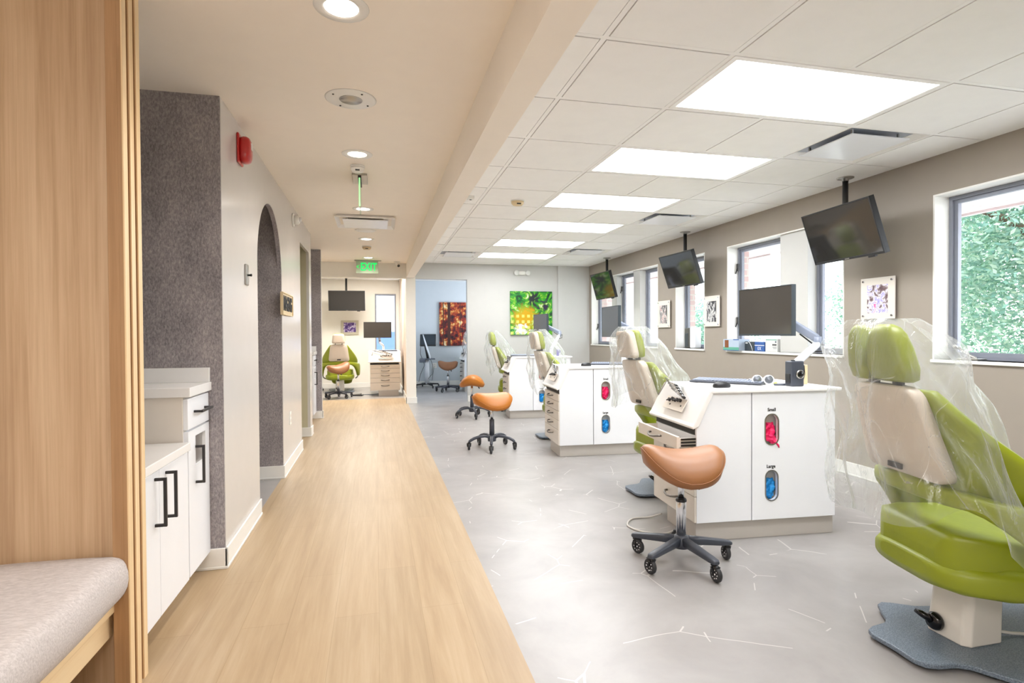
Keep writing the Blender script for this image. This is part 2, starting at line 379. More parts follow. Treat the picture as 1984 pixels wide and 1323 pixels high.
def dup(root, loc, rotz=None, label=None, group=None, scale=None):
    r = root.copy(); COL.objects.link(r); r.location = loc
    if rotz is not None: r.rotation_euler = (0, 0, rotz)
    if label: r['label'] = label
    if group: r['group'] = group
    def rec(a, b):
        for ch in list(a.children):
            c = ch.copy(); COL.objects.link(c); c.parent = b; rec(ch, c)
    rec(root, r)
    return r
def text(name, s, size, m, parent, mat4, extrude=.0015, sx=1.0, align='CENTER', bold=0):
    cu = bpy.data.curves.new(name, 'FONT'); cu.body = s; cu.size = size; cu.extrude = extrude; cu.align_x = align; cu.align_y = 'CENTER'
    cu.resolution_u = 3; cu.offset = bold
    t = bpy.data.objects.new('tmp', cu); COL.objects.link(t)
    dg = bpy.context.evaluated_depsgraph_get(); me = bpy.data.meshes.new_from_object(t.evaluated_get(dg))
    bpy.data.objects.remove(t, do_unlink=True); bpy.data.curves.remove(cu)
    me.name = name; me.transform(mat4 @ Matrix.Diagonal((sx, 1, 1, 1)))
    o = obj(name, me, m, parent); return o
def stadium(hw, hh, n=10):
    """outline of a vertical slot with round ends, from centre, counter-clockwise"""
    pts = []
    for k in range(n + 1):
        a = pi * k / n; pts.append((hw * cos(a), hh - hw + hw * sin(a)))
    for k in range(n + 1):
        a = pi + pi * k / n; pts.append((hw * cos(a), -(hh - hw) + hw * sin(a)))
    return pts
def slot_plate(mb, u0, u1, w0, w1, cu, cw, hw, hh, v0, v1, n=12):
    """flat panel u0..u1 x w0..w1 of thickness v0..v1 with a real slot cut through it"""
    st = stadium(hw, hh, n)
    outer = []
    for (a, b) in st:
        ts = []
        if a > 1e-9: ts.append((u1 - cu) / a)
        if a < -1e-9: ts.append((u0 - cu) / a)
        if b > 1e-9: ts.append((w1 - cw) / b)
        if b < -1e-9: ts.append((w0 - cw) / b)
        t = min(ts); outer.append((cu + a * t, cw + b * t))
    # snap the ones closest to the corners onto the corners
    for c in ((u1, w1), (u0, w1), (u0, w0), (u1, w0)):
        i = min(range(len(outer)), key=lambda k: (outer[k][0] - c[0]) ** 2 + (outer[k][1] - c[1]) ** 2); outer[i] = c
    inner = [(cu + a, cw + b) for a, b in st]; k = len(st)
    vs = [(u, v0, w) for u, w in outer] + [(u, v0, w) for u, w in inner] + [(u, v1, w) for u, w in outer] + [(u, v1, w) for u, w in inner]
    fs = []
    for i in range(k):
        j = (i + 1) % k
        fs += [(i, j, k + j, k + i), (2 * k + i, 3 * k + i, 3 * k + j, 2 * k + j), (k + i, k + j, 3 * k + j, 3 * k + i), (i, 2 * k + i, 2 * k + j, j)]
    mb.add(vs, fs)
CEIL, COR = 2.40, 2.38
XW, YB, YE = 3.79, 9.73, 13.0
XL = -.755
# ================================================================= ROOM SHELL
XS = .512                                   # seam between plank and stone vinyl
struct('floor', MB().box(-1.95, XS, -1.6, 10.62, -.05, 0), 'floor_oak')
o = struct('floor_stone', MB().box(XS, 3.95, -1.6, 13.1, -.05, 0).box(-1.95, XS, 10.62, 13.1, -.05, 0).box(-1.95, -.77, 3.99, 4.94, -.05, .001), 'floor_stone')
# ---- corridor ceiling (plaster) and beam
struct('ceiling_corridor', MB().box(-1.95, .5, -1.6, 9.73, COR, COR + .05), 'ceiling_paint')
struct('trim_beam', MB().box(.5, .632, -1.6, 9.73, 2.14, 2.46), 'ceiling_paint')
# ---- tiled ceiling: recessed tiles hung in a grid of tees
GX0, GY0, G = .9265, 2.1856, .6096
def tiled(name, x0, x1, y0, y1, gx, gy, skip, z=CEIL):
    xs = sorted([x0, x1] + [gx + i * G for i in range(-8, 12) if x0 + .03 < gx + i * G < x1 - .03])
    ys = sorted([y0, y1] + [gy + j * G for j in range(-8, 24) if y0 + .03 < gy + j * G < y1 - .03])
    t = MB(); g = .0165
    for i in range(len(xs) - 1):
        for j in range(len(ys) - 1):
            cx, cy = (xs[i] + xs[i + 1]) / 2, (ys[j] + ys[j + 1]) / 2
            if skip(cx, cy): continue
            t.box(xs[i] + g, xs[i + 1] - g, ys[j] + g, ys[j + 1] - g, z - .002, z + .02)
    c = struct(name, t, 'tile')
    b = MB()
    for x in xs: b.box(x - .012, x + .012, y0, y1, z, z + .03)
    for i in range(len(ys)):
        for k in range(len(xs) - 1):
            if skip((xs[k] + xs[k + 1]) / 2, ys[i] + .05) and skip((xs[k] + xs[k + 1]) / 2, ys[i] - .05): continue
            b.box(xs[k] + .012, xs[k + 1] - .012, ys[i] - .012, ys[i] + .012, z, z + .03)
    struct('ceiling_grid', b, 'tee', c)
    struct('ceiling_deck', MB().box(x0, x1, y0, y1, z + .06, z + .09), 'plenum', c)
PAN = [(-2, 1), (0, 1), (2, 1), (4, 1), (6, 1), (8, 1), (10, 1)]        # (row, column) of the luminaires, two tiles wide
DIF = [(1, 3), (5, 3), (9, 3), (10, 0)]
def in_pan(x, y):
    i, j = math.floor((x - GX0) / G), math.floor((y - GY0) / G)
    return any(j == a and i in (b, b + 1) for a, b in PAN)
def skip_main(x, y):
    i, j = math.floor((x - GX0) / G), math.floor((y - GY0) / G)
    return in_pan(x, y) or (j, i) in DIF
tiled('ceiling_treatment', .632, XW, -1.6, YB, GX0, GY0, skip_main)
E_PAN = (-.60, .01, 10.85, 11.46)
tiled('ceiling_annex', -1.9, .5, 9.85, YE, -.60, 10.85, lambda x, y: False)
tiled('ceiling_office', .62, XW, 9.85, YE, .75, 10.4, lambda x, y: 1.9 < x < 2.6 and 11.0 < y < 11.65)
# ---- window wall with four openings
SIL, HED = .985, 2.13
WIN = [(1.45, 3.15, [(2.2, 2.5)]), (3.92, 5.53, [(4.36, 4.72)]), (5.97, 6.64, []), (7.11, 9.59, [(7.72, 7.93), (8.55, 8.75)])]
w = MB(); y = -1.6
T = .16
for a, b, ms in WIN:
    w.box(XW, XW + T, y, a, 0, CEIL + .06); w.box(XW, XW + T, a, b, 0, SIL); w.box(XW, XW + T, a, b, HED, CEIL + .06); y = b
w.box(XW, XW + T, y, YB, 0, CEIL + .06); w.box(XW, XW + T, YB, 10.6, 0, CEIL + .06).box(XW, XW + T, 10.6, 12.4, 0, .8).box(XW, XW + T, 10.6, 12.4, 2.2, CEIL + .06).box(XW, XW + T, 12.4, 13.1, 0, CEIL + .06)
struct('wall_right', w, 'taupe')
br = MB(); y = -1.6
for a, b, ms in WIN:
    br.box(XW + T + .02, XW + T + .17, y, a - .07, -.2, 2.6); br.box(XW + T + .02, XW + T + .17, a - .07, b + .07, -.2, SIL - .04); br.box(XW + T + .02, XW + T + .17, a - .07, b + .07, HED + .05, 2.6); y = b + .07
br.box(XW + T + .02, XW + T + .17, y, 10.55, -.2, 2.6)
struct('wall_outside', br, 'brick')
for k, (a, b, ms) in enumerate(WIN):
    fr = MB(); X0, X1 = XW + .125, XW + .185
    panes = []; y = a
    for m0, m1 in ms + [(b, b)]:
        panes.append((y, m0)); y = m1
    # white linings of the reveal
    ln = MB().box(XW - .001, X1, a, a + .012, SIL, HED).box(XW - .001, X1, b - .012, b, SIL, HED).box(XW - .001, X1, a + .012, b - .012, HED - .012, HED)
    root = struct('window_%d' % (k + 1), ln, 'trim_white')
    for m0, m1 in ms: struct('window_mullion', MB().box(XW + .03, X1, m0, m1, SIL + .001, HED - .013), 'wall_white', root)
    struct('window_sill', MB().box(XW - .018, X1, a - .004, b + .004, SIL - .022, SIL), 'trim_white', root, .003)
    for (p, q) in panes:
        p2, q2 = p + .012 * (p == a), q - .012 * (q == b)
        f = MB()
        for (d, xx0, xx1) in ((.024, X0, X1), (.050, X0 + .018, X1 - .012)):
            f.box(xx0, xx1, p2, p2 + d, SIL + .001, HED - .013); f.box(xx0, xx1, q2 - d, q2, SIL + .001, HED - .013)
            f.box(xx0, xx1, p2 + d, q2 - d, SIL + .001, SIL + d); f.box(xx0, xx1, p2 + d, q2 - d, HED - .013 - d, HED - .013)
        fo = struct('window_frame', f, 'bronze', root)
        struct('window_pane', MB().box(X0 + .03, X0 + .034, p2 + .06, q2 - .06, SIL + .06, HED - .073), 'glass', root)
        if k in (1, 3) and p > a:
            for zz in (1.27, 1.86):
                h = MB().box(X0 - .02, X0, q2 - .03, q2 - .008, zz, zz + .08).tube([(X0 - .012, q2 - .02, zz + .05), (X0 - .035, q2 - .012, zz - .03)], .006, 8)
                struct('window_latch', h, 'dark_metal', root)
# crank on the near sill
cr = MB().box(XW + .02, XW + .10, 2.86, 3.0, SIL, SIL + .014).tube([(XW + .06, 2.90, SIL + .014), (XW + .06, 2.935, SIL + .03), (XW + .07, 3.03, SIL + .085)], .009, 8).cyl((XW + .07, 3.03, SIL + .08), (XW + .04, 3.03, SIL + .095), .011, n=10)
tag(obj('window_crank', cr, 'steel', bevel=.002), 'metal folding window crank on the white sill beside the near green leafy view', 'crank')
# ---- end wall: pillar, doorway to the office, header over the annex
struct('wall_back', MB().box(.652, 1.54, YB, YB + .12, 2.125, 2.46).box(1.54, XW, YB, YB + .12, 0, 2.46), 'wall_white')
struct('wall_header', MB().prism([(.49, 0), (.652, 0), (.652, 2.46), (-1.95, 2.46), (-1.95, 2.13), (.49, 2.13)], YB, YB + .12, 'y'), 'annex_wall')
ar = MB(); pts = [(4.465 - .485 * cos(pi * k / 40), 1.653 + .485 * sin(pi * k / 40)) for k in range(41)]; pin = [(4.465 - .481 * cos(pi * k / 40), 1.653 + .481 * sin(pi * k / 40)) for k in range(41)]
ar.loft([[(x_, y_, z_) for y_, z_ in pp] for x_, pp in ((XL - .032, pin), (XL - .0015, pin), (XL - .0015, pts), (XL - .032, pts))], cap=False, smooth=False, closed=False)
struct('trim_arch', ar, 'wallpaper')
struct('trim_pilaster', MB().box(3.19, XW, YB - .03, YB, 0, CEIL), 'wall_white')
struct('wall_far', MB().box(-1.95, -.03, YE, YE + .1, 0, 2.46).box(-.03, .43, YE, YE + .1, 0, .70).box(-.03, .43, YE, YE + .1, 2.09, 2.46).box(.43, .55, YE, YE + .1, 0, 2.46), 'annex_wall')
struct('wall_office', MB().box(.62, 3.95, YE, YE + .1, 0, 2.46).box(.6175, .62, YB + .12, YE, 0, 2.46), 'cool_wall')
struct('wall_divider', MB().box(.505, .6175, YB + .12, YE, 0, 2.46), 'mural')
struct('wall_annex', MB().box(-1.98, -1.9, 8.42, YE + .1, 0, 2.46), 'wall_white')
# ---- left wall: slate end, arched opening, doorway, second nook
poly = [(3.113, 0), (3.98, 0), (3.98, 1.653)] + [(4.465 - .485 * cos(pi * k / 24), 1.653 + .485 * sin(pi * k / 24)) for k in range(1, 24)] + \
       [(4.95, 1.653), (4.95, 0), (6.12, 0), (6.12, 2.13), (6.9, 2.13), (6.9, 0), (7.1, 0), (7.1, COR), (3.113, COR)]
struct('wall_left', MB().prism(poly, XL - .03, XL, 'x'), 'wall_gloss')
struct('wall_slate', MB().box(-1.95, XL - .001, 3.104, 3.112, 0, COR), 'wallpaper')
struct('wall_core', MB().box(-1.95, XL - .03, 3.112, 3.97, 0, COR), 'wall_white')
struct('wall_arch', MB().box(-1.95, XL - .03, 4.94, 4.96, 0, COR).box(XL - .03, XL - .002, 4.94, 4.948, 0, 1.70), 'wallpaper')
struct('wall_closet', MB().box(-1.95, XL - .03, 6.90, 6.94, 0, COR).box(-1.95, -1.9, 6.0, 6.9, 0, COR), 'khaki')
struct('wall_nook', MB().box(-1.95, XL - .03, 7.06, 7.1, 0, COR).box(-1.95, -1.9, 3.97, 4.94, 0, COR).box(-1.95, XL - .001, 8.362, 8.42, 0, COR).box(-1.95, XL - .03, 6.0, 6.05, 0, COR), 'wall_white')
struct('wall_stripe', MB().box(-1.6, XL - .002, 8.354, 8.362, 0, 2.37), 'wallpaper')
struct('wall_rear_bounce', MB().box(-1.95, 3.95, -1.7, -1.6, 0, 2.46), 'wall_white')  # unseen wall added behind the viewpoint to bounce light back
struct('wall_side', MB().box(-1.98, -1.9, -1.6, 3.12, 0, 2.46).box(-1.98, -1.9, 6.9, 8.42, 0, 2.46), 'wall_white')
def base_poly(name, segs, m='trim_white', h=.105):
    b = MB()
    for x0, x1, y0, y1 in segs: b.box(x0, x1, y0, y1, 0, h).box(x0 - .002 * (x1 - x0 < .02), x1 + .004 * (x1 - x0 < .02), y0 - .003 * (y1 - y0 < .02), y1, 0, .014)
    struct(name, b, m, bevel=.003)
base_poly('baseboard_left', [(XL, XL + .012, 3.092, 3.98), (-1.0, XL + .012, 3.092, 3.104), (XL, XL + .012, 4.935, 6.12), (-1.9, XL + .012, 4.928, 4.94), (XL, XL + .012, 6.9, 7.1), (-1.9, XL + .012, 6.888, 6.90), (XL, XL + .012, 8.342, 8.42), (-.9, XL + .012, 8.342, 8.354)])
base_poly('baseboard_back', [(.478, .664, YB - .012, YB), (1.54, XW, YB - .012, YB), (.478, .49, YB - .012, YB + .12), (1.9, 1.9, YB, YB)])
base_poly('baseboard_right', [(XW - .012, XW, -1.6, YB)])
base_poly('baseboard_far', [(-1.9, .505, YE - .012, YE), (.62, XW, YE - .012, YE), (.493, .505, YB + .12, YE)])
# ---- outside
o = struct('trim_soffit', MB(), 'soffit') if False else None
sf = MB()
for i in range(60): sf.box(XW + T + .17, 5.0, -1 + i * .2, -1 + i * .2 + .188, 2.20, 2.225)
sf.box(XW + T + .17, 5.0, -1, 11, 2.235, 2.25)
sf.box(4.98, 5.02, -1, 11, 2.18, 2.4)
struct('ceiling_eave', sf, 'soffit')
struct('wall_wing', MB().box(4.2, 5.9, 11.0, 11.3, -.2, 4), 'brick')
struct('ground', MB().box(XW + T, 30, -12, 30, -.25, -.2), 'bounce_pavement')
struct('wall_neighbour', MB().box(-3, 1.2, 16.0, 16.3, 1.25, 4).box(.28, .31, 15.97, 16, 1.25, 4), 'outer_wall')
struct('wall_neighbour_base', MB().box(-3, 1.2, 15.99, 16.3, -.2, 1.25), 'outer_low')
wf = MB().box(-.03, .0, YE - .005, YE + .06, .70, 2.09).box(.40, .43, YE - .005, YE + .06, .70, 2.09).box(0, .4, YE - .005, YE + .06, .70, .74).box(0, .4, YE - .005, YE + .06, 2.05, 2.09)
o = struct('window_5', wf, 'bronze'); struct('window_pane', MB().box(0, .4, YE + .03, YE + .034, .74, 2.05), 'glass', o)
# ================================================================= CEILING FITTINGS
def luminaire(i, row, label):
    x0, y0 = GX0 + G, GY0 + row * G
    t = thing('ceiling_light', label, 'ceiling light', (x0 + G, y0 + G / 2, CEIL), group='square ceiling panels over the treatment bay')
    a, b = G, G / 2
    f = MB().box(-a + .012, a - .012, -b + .012, -b + .04, -.004, .03).box(-a + .012, a - .012, b - .04, b - .012, -.004, .03).box(-a + .012, -a + .04, -b + .04, b - .04, -.004, .03).box(a - .04, a - .012, -b + .04, b - .04, -.004, .03)
    obj('frame', f, 'tee', t); obj('diffuser', MB().box(-a + .04, a - .04, -b + .04, b - .04, .0, .02), 'panel_light', t)
    ld = bpy.data.lights.new('panel_lamp', 'AREA'); ld.shape = 'RECTANGLE'; ld.size = 1.1; ld.size_y = .5; ld.energy = PANEL_W; ld.color = (.91, .955, 1)
    lo = bpy.data.objects.new('panel_lamp', ld); COL.objects.link(lo); lo.location = (x0 + G, y0 + G / 2, CEIL - .012)
PANEL_W = 15
ORD = ['first', 'first', 'second', 'third', 'fourth', 'fifth', 'sixth']
for i, (r, c) in enumerate(PAN):
    if i == 0: luminaire(i, r, 'unseen glowing ceiling panel added for light behind the viewpoint, outside the frame'); continue  # out-of-view panel added for its light
    luminaire(i, r, 'glowing white rectangular ceiling panel, the %s of six counted from the slatted post' % ORD[i])
def diffuser(name, x, y, z, label, group, hs=.305):
    t = thing(name, label, 'air vent', (x, y, z), group=group)
    f = MB(); o_, i_ = hs - .012, hs - .045
    for s in (-1, 1):
        f.hexa([(-o_, s * o_, -.004), (o_, s * o_, -.004), (i_, s * i_, .03), (-i_, s * i_, .03), (-o_, s * o_, .004), (o_, s * o_, .004), (i_, s * i_, .036), (-i_, s * i_, .036)])
        f.hexa([(s * o_, -o_, -.004), (s * o_, o_, -.004), (s * i_, i_, .03), (s * i_, -i_, .03), (s * o_, -o_, .004), (s * o_, o_, .004), (s * i_, i_, .036), (s * i_, -i_, .036)])
    obj('frame', f, 'tee', t)
    obj('throat', MB().box(-i_, i_, -i_, i_, .034, .05), 'alu', t)
    p = hs - .085
    obj('plaque', MB().box(-p, p, -p, p, -.012, -.004), 'lam_white', t, .002)
    for sx_ in (-1, 1):
        for sy in (-1, 1): obj('hanger', MB().box(sx_ * p * .8 - .006, sx_ * p * .8 + .006, sy * p * .8 - .006, sy * p * .8 + .006, -.004, .04), 'steel', t)
    return t
for (r, c), lab in zip(DIF, ['square air vent in the tiled ceiling above the big tilted television', 'square air vent in the tiled ceiling above the second television from the crank', 'square air vent in the tiled ceiling above the small far television', 'square air vent beside the beam over the office doorway']):
    diffuser('ceiling_vent', GX0 + (c + .5) * G, GY0 + (r + .5) * G, CEIL, lab, 'ceiling air vents')
diffuser('ceiling_vent', -.10, 6.14, COR - .03, 'square white air vent in the plaster corridor ceiling', 'ceiling air vents', .31)
def downlight(y, label):
    t = thing('downlight', label, 'downlight', (-.115, y, COR), group='round corridor downlights')
    obj('trim_ring', MB().lathe([(.062, .0), (.066, -.005), (.098, -.003), (.10, 0)], n=36), 'trim_white', t)
    obj('lens', MB().lathe([(.061, -.002), (.04, -.0035), (.001, -.004)], n=32), 'can_light', t)
    ld = bpy.data.lights.new('can_lamp', 'SPOT'); ld.energy = CAN_W; ld.color = (1, .93, .86); ld.spot_size = R(155); ld.spot_blend = .9; ld.shadow_soft_size = .06
    lo = bpy.data.objects.new('can_lamp', ld); COL.objects.link(lo); lo.location = (-.115, y, COR - .02)
CAN_W = 24
for y_, lab in zip((2.17, 3.90, 5.58, 7.33, 9.09), ('large round downlight at the top edge of the frame', 'round downlight just before the edge-lit green sign', 'round downlight touching the square corridor vent', 'small round downlight beyond the corridor vent', 'small round downlight directly above the EXIT letters')):
    downlight(y_, lab)
downlight(.4, 'round downlight in the corridor behind the viewpoint, outside the frame')
t = thing('ceiling_speaker', 'round white ceiling speaker with a grey grille between the two big downlights', 'speaker', (-.117, 3.0, COR))
obj('speaker_plate', MB().lathe([(.001, -.004), (.12, -.004), (.128, 0)], n=40), 'trim_white', t)
obj('grille', MB().lathe([(.001, -.008), (.055, -.007), (.058, -.004)], n=32), 'steel', t)
for k in range(4): obj('screw', MB().lathe([(.001, -.008), (.005, -.007), (.005, -.004)], (.1 * cos(.6 + k * pi / 2), .1 * sin(.6 + k * pi / 2), 0), 10), 'dark_metal', t)
t = thing('ceiling_speaker', 'flat round white ceiling speaker beyond the square corridor vent', 'speaker', (-.114, 6.72, COR))
obj('speaker_plate', MB().lathe([(.001, -.006), (.11, -.006), (.12, 0)], n=36), 'trim_white', t)
obj('grille', MB().lathe([(.001, -.010), (.08, -.009), (.082, -.006)], n=32), 'tee', t)
def detector(x, y, z, label, r=.062):
    t = thing('smoke_detector', label, 'smoke detector', (x, y, z), group='smoke detectors')
    obj('base', MB().lathe([(r, 0), (r, -.012), (.001, -.012)], n=32), 'trim_white', t)
    obj('sensor_head', MB().lathe([(r * .95, -.012), (r * .92, -.03), (r * .7, -.045), (.001, -.047)], n=32), 'gold_edge' if r > .06 else 'trim_white', t)
    obj('sensor_slot', MB().box(-r * .3, r * .3, -r * .86, -r * .75, -.044, -.034), 'black', t)
detector(1.267, 5.02, CEIL, 'round cream smoke detector on a tile of the treatment bay ceiling')
detector(-.119, 7.92, COR, 'small round smoke detector between the last two corridor downlights')
detector(-.121, 4.17, COR, 'small round smoke detector touching the bracket of the edge-lit sign', .05)
t = thing('motion_sensor', 'tiny white sensor box on the ceiling strip beside the beam', 'sensor', (.82, 4.95, CEIL))
obj('casing', MB().box(-.03, .03, -.03, .03, -.03, 0), 'trim_white', t, .006); obj('sensor_lens', MB().lathe([(.012, -.033), (.001, -.036)], n=14), 'black', t)
# edge-lit sign seen along its edge
t = thing('exit_sign', 'edge-lit hanging sign seen edge-on as a thin pale green line under a grey plate', 'exit sign', (-.113, 4.48, COR))
obj('canopy', MB().box(-.055, .055, -.13, .13, -.018, 0), 'steel', t, .004)
obj('clip', MB().box(-.012, .012, -.14, .14, -.04, -.018), 'dark_metal', t, .002)
obj('sign_panel', MB().box(-.004, .004, -.15, .15, -.25, -.04), 'acrylic', t)
obj('lit_edge', MB().box(-.0045, .0045, -.152, -.15, -.25, -.04), 'exit_edge', t)
t = thing('exit_sign', 'green EXIT sign with an arrow hanging over the end of the corridor', 'exit sign', (-.125, 9.42, COR))
obj('canopy', MB().box(-.21, .21, -.03, .03, -.012, 0), 'steel', t, .003)
obj('sign_panel', MB().box(-.185, .16, -.004, .004, -.21, -.012), 'acrylic', t)
rx = Matrix.Rotation(pi / 2, 4, 'X')
text('exit_letters', 'EXIT', .175, 'exit_green', t, Matrix.Translation((.01, -.006, -.112)) @ rx, .002, .72, bold=.004)
text('exit_arrow', '<', .11, 'exit_green', t, Matrix.Translation((-.158, -.006, -.112)) @ rx, .002, .8)
t = thing('security_camera', 'small white bullet camera with a black eye at the end of the corridor ceiling', 'camera', (.34, 9.5, COR))
obj('mount', MB().lathe([(.05, 0), (.05, -.012), (.02, -.02), (.001, -.02)], n=24), 'trim_white', t)
obj('housing', MB().tube([(-.01, .0, -.02), (.0, -.01, -.045), (.02, -.04, -.07)], [.018, .026, .026], 14), 'trim_white', t)
obj('lens', MB().tube([(.02, -.04, -.07), (.026, -.05, -.078)], [.022, .021], 14), 'black_gloss', t)
# lamps of the annex and the office
t = thing('ceiling_light', 'ceiling panel of the annex hidden above the EXIT header', 'ceiling light', (-.3, 11.155, CEIL))
obj('frame', MB().box(-.3, .3, -.3, .3, -.012, -.006), 'tee', t); obj('diffuser', MB().box(-.27, .27, -.27, .27, -.016, -.012), 'panel_light', t)
ld = bpy.data.lights.new('annex_lamp', 'AREA'); ld.shape = 'RECTANGLE'; ld.size = 1.0; ld.size_y = .9; ld.energy = 60; ld.color = (1, .95, .87)
lo = bpy.data.objects.new('annex_lamp', ld); COL.objects.link(lo); lo.location = (-.3, 11.155, CEIL - .03)
# ================================================================= BENCH NOOK AND LEFT CABINETS
struct('wall_panel', MB().box(-1.9, -.836, 2.10, 2.125, 0, COR), 'oak')
struct('trim_post', MB().box(-.836, -.802, 2.062, 2.21, 0, COR), 'oak_brown_and_shade', bevel=.002)
sl = MB(); sf_ = MB()
for k in range(3):
    y0 = 2.062 + k * .053
    sl.box(-.802, -.791, y0, y0 + .031, 0, COR); sf_.box(-.791, -.787, y0, y0 + .031, 0, COR)
struct('trim_slats', sl, 'oak_brown_and_shade'); struct('trim_slat_lit_faces', sf_, 'oak_lit')  # slat sides coloured as if shaded, faces as if lit

struct('wall_bench', MB().box(-1.9, -.846, 2.126, 2.20, 0, COR), 'wall_white')
t = thing('bench', 'built-in oak bench against the tall oak panel', 'bench', (-1.298, 1.3, 0))
obj('seat_board', MB().box(-.595, .465, -1.2, .798, .285, .315), 'ply_y', t, .003)
obj('apron', MB().box(.425, .448, -1.2, .797, .20, .285), 'ply_y', t, .002)
obj('support', MB().box(-.595, .40, -1.2, -1.16, 0, .285), 'oak', t, .002)
c = MB(); NY = 60
sec = [(-.59, .316), (-.59, .46)] + [(-.59 + .02 + k * .05, .468) for k in range(20)] + [(.455, .466), (.475, .461), (.488, .452), (.496, .438), (.502, .415), (.503, .39), (.499, .365), (.49, .345), (.476, .328), (.458, .318), (.43, .316)]
rings = []
for j in range(NY):
    v = j / (NY - 1); y = -1.2 + v * 1.992; e = max(0, abs(v - .5) * 2 - .97) / .03
    ring = []
    for px_, pz_ in sec:
        top_ = max(0, (pz_ - .35) / .118); out_ = max(0, (px_ - .40) / .1)
        ring.append((px_ - .012 * e * out_ + .003 * sin(11 * y + 3) * out_, y, pz_ - .014 * e * top_ ** 2 + (.004 * sin(9 * px_ + 2) * sin(5 * y) + .0025 * sin(19 * y + 6 * px_)) * top_))
    rings.append(ring)
c.loft(rings)
c.xf(Matrix.Translation((-1.289, 1.3, 0)) @ Matrix.Diagonal((1, 1, 1.025, 1)) @ Matrix.Translation((0, 0, -.0077)))
tag(obj('seat_cushion', c, 'cushion'), 'pale grey woven seat cushion on the built-in oak bench', 'cushion')
def bar_pull(parent, p0, p1, out, r=.0055):
    """square bar handle standing off a face"""
    p0, p1, out = Vector(p0), Vector(p1), Vector(out)
    b = MB(); d = (p1 - p0).normalized()
    side = d.cross(out.normalized())
    def bar(a, c_, w):
        ax = (c_ - a).normalized(); s1 = ax.cross(Vector((.3, .5, .8))).normalized(); 
        s1 = side if abs(ax.dot(side)) < .9 else d
        s2 = ax.cross(s1).normalized()
        q = [a - s1 * w - s2 * w, a + s1 * w - s2 * w, a + s1 * w + s2 * w, a - s1 * w + s2 * w, c_ - s1 * w - s2 * w, c_ + s1 * w - s2 * w, c_ + s1 * w + s2 * w, c_ - s1 * w + s2 * w]
        b.hexa([tuple(x) for x in q])
    bar(p0 + out - d * r, p1 + out + d * r, r); bar(p0, p0 + out - out.normalized() * r, r); bar(p1, p1 + out - out.normalized() * r, r)
    return obj('handle', b, 'dark_metal', parent, .0012)
def tall_unit(loc, label):
    """local: face at x=0 looking +x, y runs 0..0.325, back at x=-0.5"""
    t = thing('cabinet', label, 'cabinet', loc)
    W_ = .325
    obj('carcass', MB().box(-.5, -.02, 0, W_, .085, .905), 'lam_warm', t, .002)
    obj('plinth', MB().box(-.5, -.075, 0, W_, 0, .085), 'toe_wood', t)
    obj('counter', MB().box(-.5, .014, -.012, W_, .905, .948), 'counter', t, .003)
    obj('backsplash', MB().box(-.5, .008, W_ - .02, W_, .948, 1.02), 'counter', t, .002)
    d = MB()
    y0, y1, z0, z1 = .003, W_ - .003, .095, .748
    a0, a1, b0, b1 = .105, .262, .575, .715
    d.box(-.02, 0, y0, a0, z0, z1).box(-.02, 0, a1, y1, z0, z1).box(-.02, 0, a0, a1, z0, b0).box(-.02, 0, a0, a1, b1, z1)
    dd = obj('door', d, 'lam_white', t)
    obj('slot_liner', MB().box(-.12, -.019, a0, a1, b0, b1), 'lam_warm', dd) if False else None
    s = MB().box(-.019, -.015, a0, a1, b0, b1); obj('slot_flap', s, 'steel', dd)
    bar_pull(dd, (0, .105, .50), (0, .105, .665), (.034, 0, 0))
    dr = obj('drawer', MB().box(-.02, 0, .003, W_ - .003, .756, .895), 'lam_white', t, .002)
    bar_pull(dr, (0, .09, .83), (0, .25, .83), (.034, 0, 0))
    return t
tall = tall_unit((-.822, 2.776, 0), 'tall white cabinet with a drawer and slotted door against the slate wallpaper')
dup(tall, (-.832, 8.02, 0), None, 'tall white cabinet in the far nook beside the narrow slate strip')
t = thing('cabinet', 'low white double-door cabinet next to the oak slatted post', 'cabinet', (-.822, 2.088, 0))
obj('carcass', MB().box(-.5, -.02, .172, .684, .085, .668), 'lam_warm', t)
obj('plinth', MB().box(-.5, -.075, .172, .684, 0, .085), 'toe_wood', t)
for y0, y1, hy in ((.175, .342, .295), (.346, .682, .41)):
    dd = obj('door', MB().box(-.02, 0, y0, y1, .09, .662), 'lam_white', t, .002)
    bar_pull(dd, (0, hy, .46), (0, hy, .635), (.036, 0, 0))
tag(obj('countertop', MB().box(-1.32, -.808, 2.262, 2.7635, .670, .706), 'counter', bevel=.003), 'white countertop on the low double-door cabinet', 'countertop')
# ---- small things on the left wall
def on_wall(name, label, cat, y, z, group=None):
    t = thing(name, label, cat, (XL, y, z), 0, group); return t
t = on_wall('fire_alarm', 'red rounded fire alarm strobe high on the white wall by the slate end', 'fire alarm', 3.50, 2.235)
obj('back_plate', MB().box(0, .014, -.058, .058, -.082, .086), 'red', t, .008)
bd = MB(); rings = []
for k, (x, s) in enumerate([(.014, .92), (.03, 1.0), (.048, .98), (.060, .88), (.067, .66), (.069, .3)]):
    rings.append([(x, s * .05 * math.copysign(abs(cos(a)) ** .6, cos(a)), s * .075 * math.copysign(abs(sin(a)) ** .6, sin(a))) for a in [2 * pi * i / 32 for i in range(32)]])
obj('housing', bd.loft(rings), 'red', t)
obj('strobe_lens', MB().box(.064, .074, -.018, .018, .0, .04), 'clear_lens', t, .004)
t = on_wall('alarm_strobe', 'white round alarm strobe high on the wall past the arch', 'alarm strobe', 5.62, 2.255)
obj('back_plate', MB().lathe([(.062, 0), (.062, .012), (.05, .016), (.001, .016)], n=28, ax='x'), 'trim_white', t)
obj('housing', MB().lathe([(.044, .016), (.042, .05), (.03, .062), (.001, .064)], n=24, ax='x'), 'trim_white', t)
